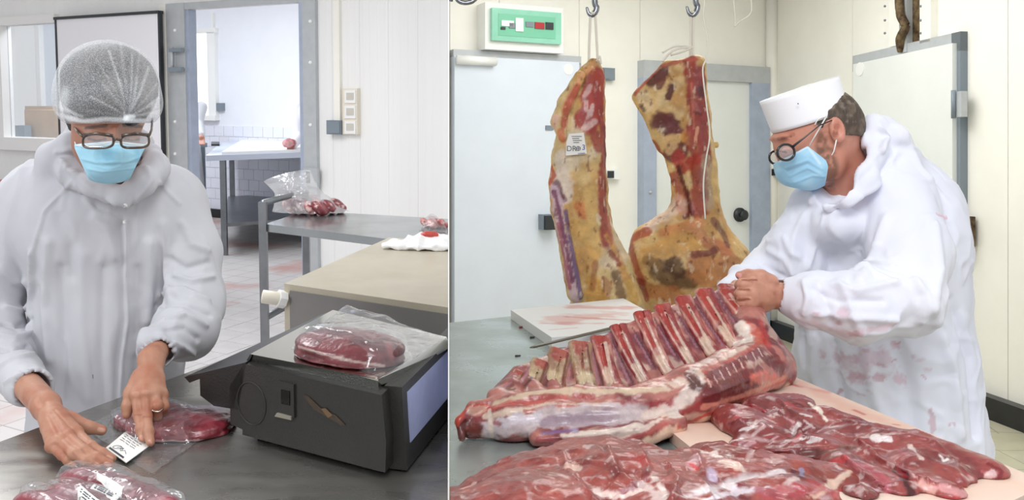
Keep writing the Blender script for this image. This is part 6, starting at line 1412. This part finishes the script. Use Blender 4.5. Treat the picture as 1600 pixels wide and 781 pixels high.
B.paint([([(932, 120), (930, 160), (922, 190)], 19, '#a23830', .95), ([(918, 150), (912, 200)], 12, '#a84440', .85), ([(922, 135), (914, 150), (916, 170)], 4, '#dcb4b0', .75), ([(926, 165), (918, 190), (912, 200)], 3.5, '#e0c4c0', .7), ([(932, 130), (930, 150)], 2.5, '#d8a09a', .6), ([(936, 150), (944, 230), (943, 320), (946, 380)], 9, '#963a38', .9), ([(925, 195), (935, 230)], 10, '#9c3a3a', .85), ([(930, 190), (916, 200)], 5, '#dcb8b4', .7), ([(945, 200), (946, 260)], 4, '#5c3040', .6),
         ([(928, 100), (912, 115), (895, 140), (882, 170)], 5, '#d89c6c', .9), ([(902, 135), (888, 165), (880, 195)], 6, '#b8483c', .8), ([(868, 185), (866, 200)], 6, '#e0b4a0', .9), ([(876, 205), (878, 220)], 6, '#d46a44', .8),
         ([(880, 245), (875, 275), (885, 300)], 14, '#e2d2c4', .85), ([(900, 215), (895, 250)], 14, '#dccbb0', .8), ([(862, 262), (866, 275), (858, 285)], 4, '#b8402c', .8), ([(870, 285), (878, 310)], 6, '#6a3c5a', .8),
         ([(866, 300), (878, 360), (890, 420), (900, 470)], 9, '#cbb0bc', .85), ([(866, 300), (876, 340), (886, 390), (894, 440)], 3.5, '#7a3a5c', .9), ([(884, 330), (896, 400), (908, 465)], 4, '#604878', .85), ([(872, 350), (890, 450)], 3, '#a03c4c', .7),
         ([(905, 320), (912, 335)], 8, '#c4703c', .8), ([(905, 360), (930, 390)], 16, '#d8a860', .7), ([(920, 300), (930, 380)], 9, '#d6b070', .7), ([(925, 440), (935, 470)], 14, '#d09a48', .8), ([(930, 410), (925, 450)], 5, '#a8683c', .7),
         ([(950, 370), (965, 400), (985, 450)], 6, '#c8904c', .8), ([(955, 395), (968, 412)], 5, '#8e3c30', .8), ([(962, 430), (972, 462)], 8, '#6e4c30', .8), ([(985, 445), (990, 470)], 8, '#d4a85c', .8), ([(950, 340), (955, 380)], 4, '#b06050', .8)], rayR, sc=26)
B.patch('#6e2a26', 70, .42, 6, .6, (1, 1, .6)); B.patch('#efe0c8', 60, .40, 6, .5, (1, 1, .4), off=6)
t1 = thing('hanging_carcass', 'left hanging side of aged beef with yellow fat and a paper tag', 'meat', R(930, 95, Yc), 'R'); B.link('meat', DRYM, t1); CB = B
hh = CB.bvh().ray_cast(EYE, rayR(900, 225).normalized()); yt_ = hh[0].y - .02
tgp = Plane((0, yt_, 0), (1, 0, 0), 'R')
tagp = [tgp.px(*p) for p in ((889, 209), (912, 207), (917, 240), (884, 243), (885, 222))]
tg = link('paper_tag', bm_me(ext(tagp, (0, .001, 0))), mat('tag_paper', '#ece8e4', .6), t1)
GR = mat('tag_print', '#5e646c', .6); BL = mat('tag_blue', '#5a66a8', .6)
tgp.text('DR', 885, 236, 8.5, .0008, GR, tg); tgp.text('3', 909, 234, 8.5, .0008, BL, tg)
tgp.n = Vector((0, -1, 0))
ring_ = [tgp.px(903.5, 232, .001) + Vector((.0075 * math.cos(t / 16 * 6.283), 0, .0075 * math.sin(t / 16 * 6.283))) for t in range(16)]
link('lettering', bm_me(tube(ring_, .0012, 5, True)), GR, tg); c0_ = tgp.px(903.5, 232, .001)
link('lettering', bm_me(tube([c0_ - Vector((.008, 0, 0)), c0_ + Vector((.008, 0, 0))], .001, 5)), GR, tg); link('lettering', bm_me(tube([c0_ - Vector((0, 0, .008)), c0_ + Vector((0, 0, .008))], .001, 5)), GR, tg)
for k in range(4):
    a = tgp.px(893 + k, 213 + k * 3.2, .001); b = tgp.px(909 - (k % 2) * 4, 213 + k * 3.2, .001); link('lettering', bm_me(tube([a, b], .0011, 4)), GR, tg)
a = tgp.px(903, 240, .001); b = tgp.px(914, 239, .001); link('lettering', bm_me(tube([a, b], .001, 4)), BL, tg)

Y2 = 3.42; m2_ = Y2 / F
S = Sdf(*bounds([R(975, 80, Y2 - .17), R(1175, 540, Y2 + .17)], .05), .0055)
def pl3(a, b, ra_, rb_, k=.02, f=.55, dy=0.0): S.cone(R(a[0], a[1], Y2 + dy), R(b[0], b[1], Y2 + dy), ra_ * m2_, rb_ * m2_, k, fl=(1, f))
pl3((1088, 102), (1092, 180), 13, 18, f=1); pl3((1092, 180), (1096, 260), 18, 22, f=1); pl3((1096, 260), (1100, 345), 22, 30, f=1)
pl3((1045, 108), (1084, 100), 12, 13); pl3((1003, 152), (1045, 108), 13, 14); pl3((1003, 152), (1040, 225), 14, 16); pl3((1030, 145), (1070, 135), 26, 26); pl3((1035, 170), (1075, 180), 28, 28); pl3((1052, 205), (1080, 215), 24, 24)
pl3((1046, 232), (1064, 290), 12, 14); pl3((1070, 240), (1075, 300), 16, 18); pl3((1064, 290), (1066, 335), 14, 20)
pl3((1066, 335), (1010, 372), 18, 20, f=.8); pl3((1010, 378), (1085, 370), 22, 34, f=.9, k=.03)
S.ell(R(1068, 415, Y2), (82 * m2_, .14, 66 * m2_), None, .04); S.ell(R(1010, 410, Y2 - .02), (28 * m2_, .09, 40 * m2_), None, .03); S.ell(R(1128, 415, Y2), (38 * m2_, .10, 44 * m2_), None, .04); S.ell(R(1070, 470, Y2), (70 * m2_, .13, 50 * m2_), None, .04)
pl3((1112, 345), (1150, 405), 14, 22, f=1); pl3((1113, 228), (1118, 226), 3, 5, .003)
B = S.mesh(); B.rough(.008, 9, 4); B.rough(.002, 45, 2)
B.relief([([(1074, 110), (1078, 190), (1076, 250)], 4, -8), ([(1098, 110), (1104, 220), (1104, 330)], 3, -5), ([(1062, 260), (1075, 300), (1082, 335)], 5, -12), ([(1050, 345), (1000, 362)], 5, -6), ([(1090, 350), (1120, 395), (1160, 405)], 5, -6), ([(1085, 395), (1115, 398)], 4, -6), ([(1100, 140), (1104, 220)], 3, 5)], rayR)
B.base('#d0ac72', '#c0925a', 8, off=5); B.patch('#ddc090', 14, .15, 4, .6, off=4)
B.paint([([(1015, 128), (1036, 112)], 9, '#5e2a28', .95), ([(1034, 118), (1030, 135)], 6, '#6a302a', .9), ([(1050, 137), (1044, 150)], 6, '#5a2e2a', .95), ([(1032, 190), (1050, 200)], 14, '#622c2e', .95), ([(1045, 185), (1060, 205)], 9, '#6a3234', .9), ([(1050, 240), (1066, 236)], 13, '#6c3434', .9), ([(1042, 222), (1060, 215)], 7, '#dcb27a', .9), ([(1052, 228), (1046, 236)], 6, '#d9b080', .9), ([(1070, 210), (1070, 216)], 5, '#c08430', .8),
         ([(1005, 150), (1012, 165)], 9, '#dfc49a', .85), ([(1003, 168), (1006, 172)], 3, '#6c5a48', .8),
         ([(1078, 95), (1086, 150), (1090, 210)], 12, '#a03e36', .95), ([(1094, 110), (1100, 180), (1104, 250)], 9, '#8e3c3a', .95), ([(1084, 210), (1090, 280), (1092, 330)], 12, '#9c4038', .9), ([(1104, 250), (1108, 320)], 8, '#a89078', .8), ([(1098, 270), (1102, 310)], 6, '#94605c', .7), ([(1080, 130), (1084, 200)], 2, '#c87460', .7), ([(1090, 200), (1086, 225)], 2.5, '#e8a888', .8), ([(1094, 140), (1097, 150)], 5, '#4c2c30', .7),
         ([(985, 152), (998, 178), (1012, 208), (1030, 238), (1042, 270), (1048, 312)], 6, '#9a4430', .9), ([(992, 146), (1030, 104), (1060, 96), (1088, 92)], 4, '#b0584a', .85), ([(1060, 245), (1066, 262), (1085, 250)], 10, '#a83428', .9), ([(1052, 275), (1068, 305), (1078, 325)], 9, '#a04a3c', .85), ([(1060, 262), (1076, 312), (1078, 334)], 4, '#5c1a14', .9), ([(1070, 338), (1080, 332)], 4, '#702420', .9),
         ([(1020, 350), (1045, 330), (1060, 318)], 13, '#dcc0aa', .9), ([(1060, 310), (1066, 330)], 7, '#cf9078', .8), ([(1038, 362), (1090, 350)], 10, '#cc8450', .8), ([(990, 372), (1010, 362)], 8, '#a84a34', .85), ([(986, 385), (992, 410), (1002, 440)], 8, '#a24a30', .85),
         ([(1020, 395), (1060, 380), (1090, 372)], 18, '#c89450', .8), ([(1030, 420), (1050, 435), (1075, 440)], 18, '#5c3c22', .85), ([(1010, 405), (1024, 412)], 8, '#8e6a38', .8), ([(1050, 415), (1060, 425)], 12, '#4a2a18', .8), ([(1100, 420), (1130, 430)], 24, '#c07c4c', .85), ([(1140, 400), (1150, 420)], 16, '#c4885c', .85), ([(1110, 380), (1135, 390)], 12, '#b06848', .8), ([(1085, 398), (1112, 394), (1120, 388)], 5, '#7c3c34', .85), ([(1115, 345), (1130, 365), (1138, 385)], 5, '#6c4040', .7), ([(1020, 455), (1060, 465)], 14, '#b86c3c', .7), ([(1085, 355), (1100, 370)], 10, '#c88860', .8), ([(1000, 440), (1010, 465)], 6, '#94301c', .8)], rayR, sc=24)
B.patch('#5e241e', 60, .40, 6, .6, (1, 1, .6), off=2); B.patch('#f0dcc0', 55, .40, 6, .5, (1, 1, .4), off=9)
t2 = thing('hanging_carcass.001', 'right hanging side of aged beef, broad and folded, before the back door', 'meat', R(1083, 92, Y2), 'R'); B.link('meat', DRYM, t2)

# hooks, cords and loose strings
def hook(name, label, cx, cy, Y, s=1.0, mir=1):
    p = lambda x, y: R(cx + x * s * mir, cy + y * s, Y)
    t = thing(name, label, 'hook', p(0, 0), 'R')
    pts = smooth_path([p(4, -70), p(5, -30), p(6, 0), p(9, 8), p(7, 16), p(1, 22), p(-5, 18), p(-8, 8)], 5)
    n = len(pts); link('hook_rod', bm_me(tube(pts, [.011 - .007 * max(0, (i - n * .6) / (n * .4)) for i in range(n)], 12)), M['hook'], t, smooth=True); return p(1, 18)
HKY = Yc; g1 = hook('meat_hook', 'steel hook holding the cord of the left carcass', 924, 4, Yc, .9); g2 = hook('meat_hook.001', 'steel hook holding the cord of the right carcass', 1081, 2, Y2, 1.0)
hk = thing('meat_hook.002', 'pair of empty steel hooks at the top left beside the electrical box', 'hook', R(722, 0, Yc), 'R')
link('hook_rod', bm_me(tube(smooth_path([R(712, -60, Yc), R(711, -20, Yc), R(714, -2, Yc), R(723, 4, Yc), R(736, 3, Yc), R(745, -4, Yc)], 5), .009, 10)), M['hook'], hk, smooth=True)
link('hook_rod', bm_me(tube(smooth_path([R(706, -60, Yc + .03), R(706, -10, Yc + .03), R(704, 2, Yc + .03)], 5), .008, 10)), M['hook'], hk, smooth=True)
rp = thing('rope', 'white cord looped from hook to the left carcass', 'cord', g1, 'R')
bm = tube(smooth_path([R(920, 98, Yc), R(921, 60, Yc), R(923, 24, Yc), R(927, 21, Yc - .01), R(930, 24, Yc), R(932, 60, Yc), R(934, 96, Yc)], 5), .005, 8)
link('cord_loop', bm_me(bm), M['rope'], rp, smooth=True); link('cord_end', bm_me(tube(smooth_path([R(932, 96, Yc - .02), R(937, 88, Yc - .03), R(939, 100, Yc - .03)], 4), .004, 6)), M['rope'], rp, smooth=True)
rp = thing('rope.001', 'white cord tied from hook to the right carcass, loose ends out', 'cord', g2, 'R')
bm = tube(smooth_path([R(1078, 98, Y2), R(1079, 60, Y2), R(1080, 22, Y2), R(1083, 19, Y2 - .01), R(1084, 24, Y2), R(1083, 60, Y2), R(1083, 96, Y2)], 5), .005, 8)
link('cord_loop', bm_me(bm), M['rope'], rp, smooth=True)
for pp in ([(1080, 74), (1060, 76), (1045, 84), (1035, 96)], [(1080, 73), (1055, 72), (1035, 82)], [(1082, 74), (1068, 80), (1048, 86)]): link('cord_end', bm_me(tube(smooth_path([R(a, b, Y2 - .05) for a, b in pp], 5), .0045, 6)), M['rope'], rp, smooth=True)
YS = 2.9
rp = thing('string', 'long thin white string hanging in front of the right carcass', 'string', R(1101, 340, YS), 'R')
sp = smooth_path([R(a, b, YS) for a, b in ((1102, -40), (1101, 0), (1099, 25), (1105, 60), (1104, 90), (1098, 110), (1104, 165), (1109, 210), (1103, 250), (1099, 290), (1102, 342))], 6); sp = [sp[0] + Vector((0, 0, .9))] + sp
link('strand', bm_me(tube(sp, .0026, 6)), M['rope'], rp, smooth=True)
rp = thing('string.001', 'short loop of white string at the top right of the long string', 'string', R(1150, 40, YS), 'R')
sp = smooth_path([R(a, b, YS) for a, b in ((1144, -40), (1147, 10), (1149, 30), (1148, 41), (1155, 34), (1172, 22), (1174, 5), (1170, -40))], 6); sp = [sp[0] + Vector((0, 0, .9))] + sp + [sp[-1] + Vector((0, 0, .9))]
link('strand', bm_me(tube(sp, .002, 6)), M['rope'], rp, smooth=True)
# overhead rail that carries hooks, cords and strings, above the picture
rl = thing('overhead_rail', 'overhead steel meat rail above the picture that carries the hooks', 'rail', R(1000, -120, Yc), 'R')
zr_ = R(900, -62, Yc).z + .02
link('rail_bar', bm_me(prism([(0.002, Yc - .03), (2.6, Yc - .03), (2.6, Yc + .15), (0.002, Yc + .15)], zr_, zr_ + .06, .004)), M['galv'], rl)
for x in (.3, 1.3, 2.4): link('hanger', bm_me(prism([(x - .02, Yc - .02), (x + .02, Yc - .02), (x + .02, Yc + .02), (x - .02, Yc + .02)], zr_ + .06, 3.3, .002)), M['galv'], rl)

# ------------------------------------------------------------------ stand the packing room on its pitched floor
for o in LEFT: o.matrix_world = ML @ o.matrix_basis
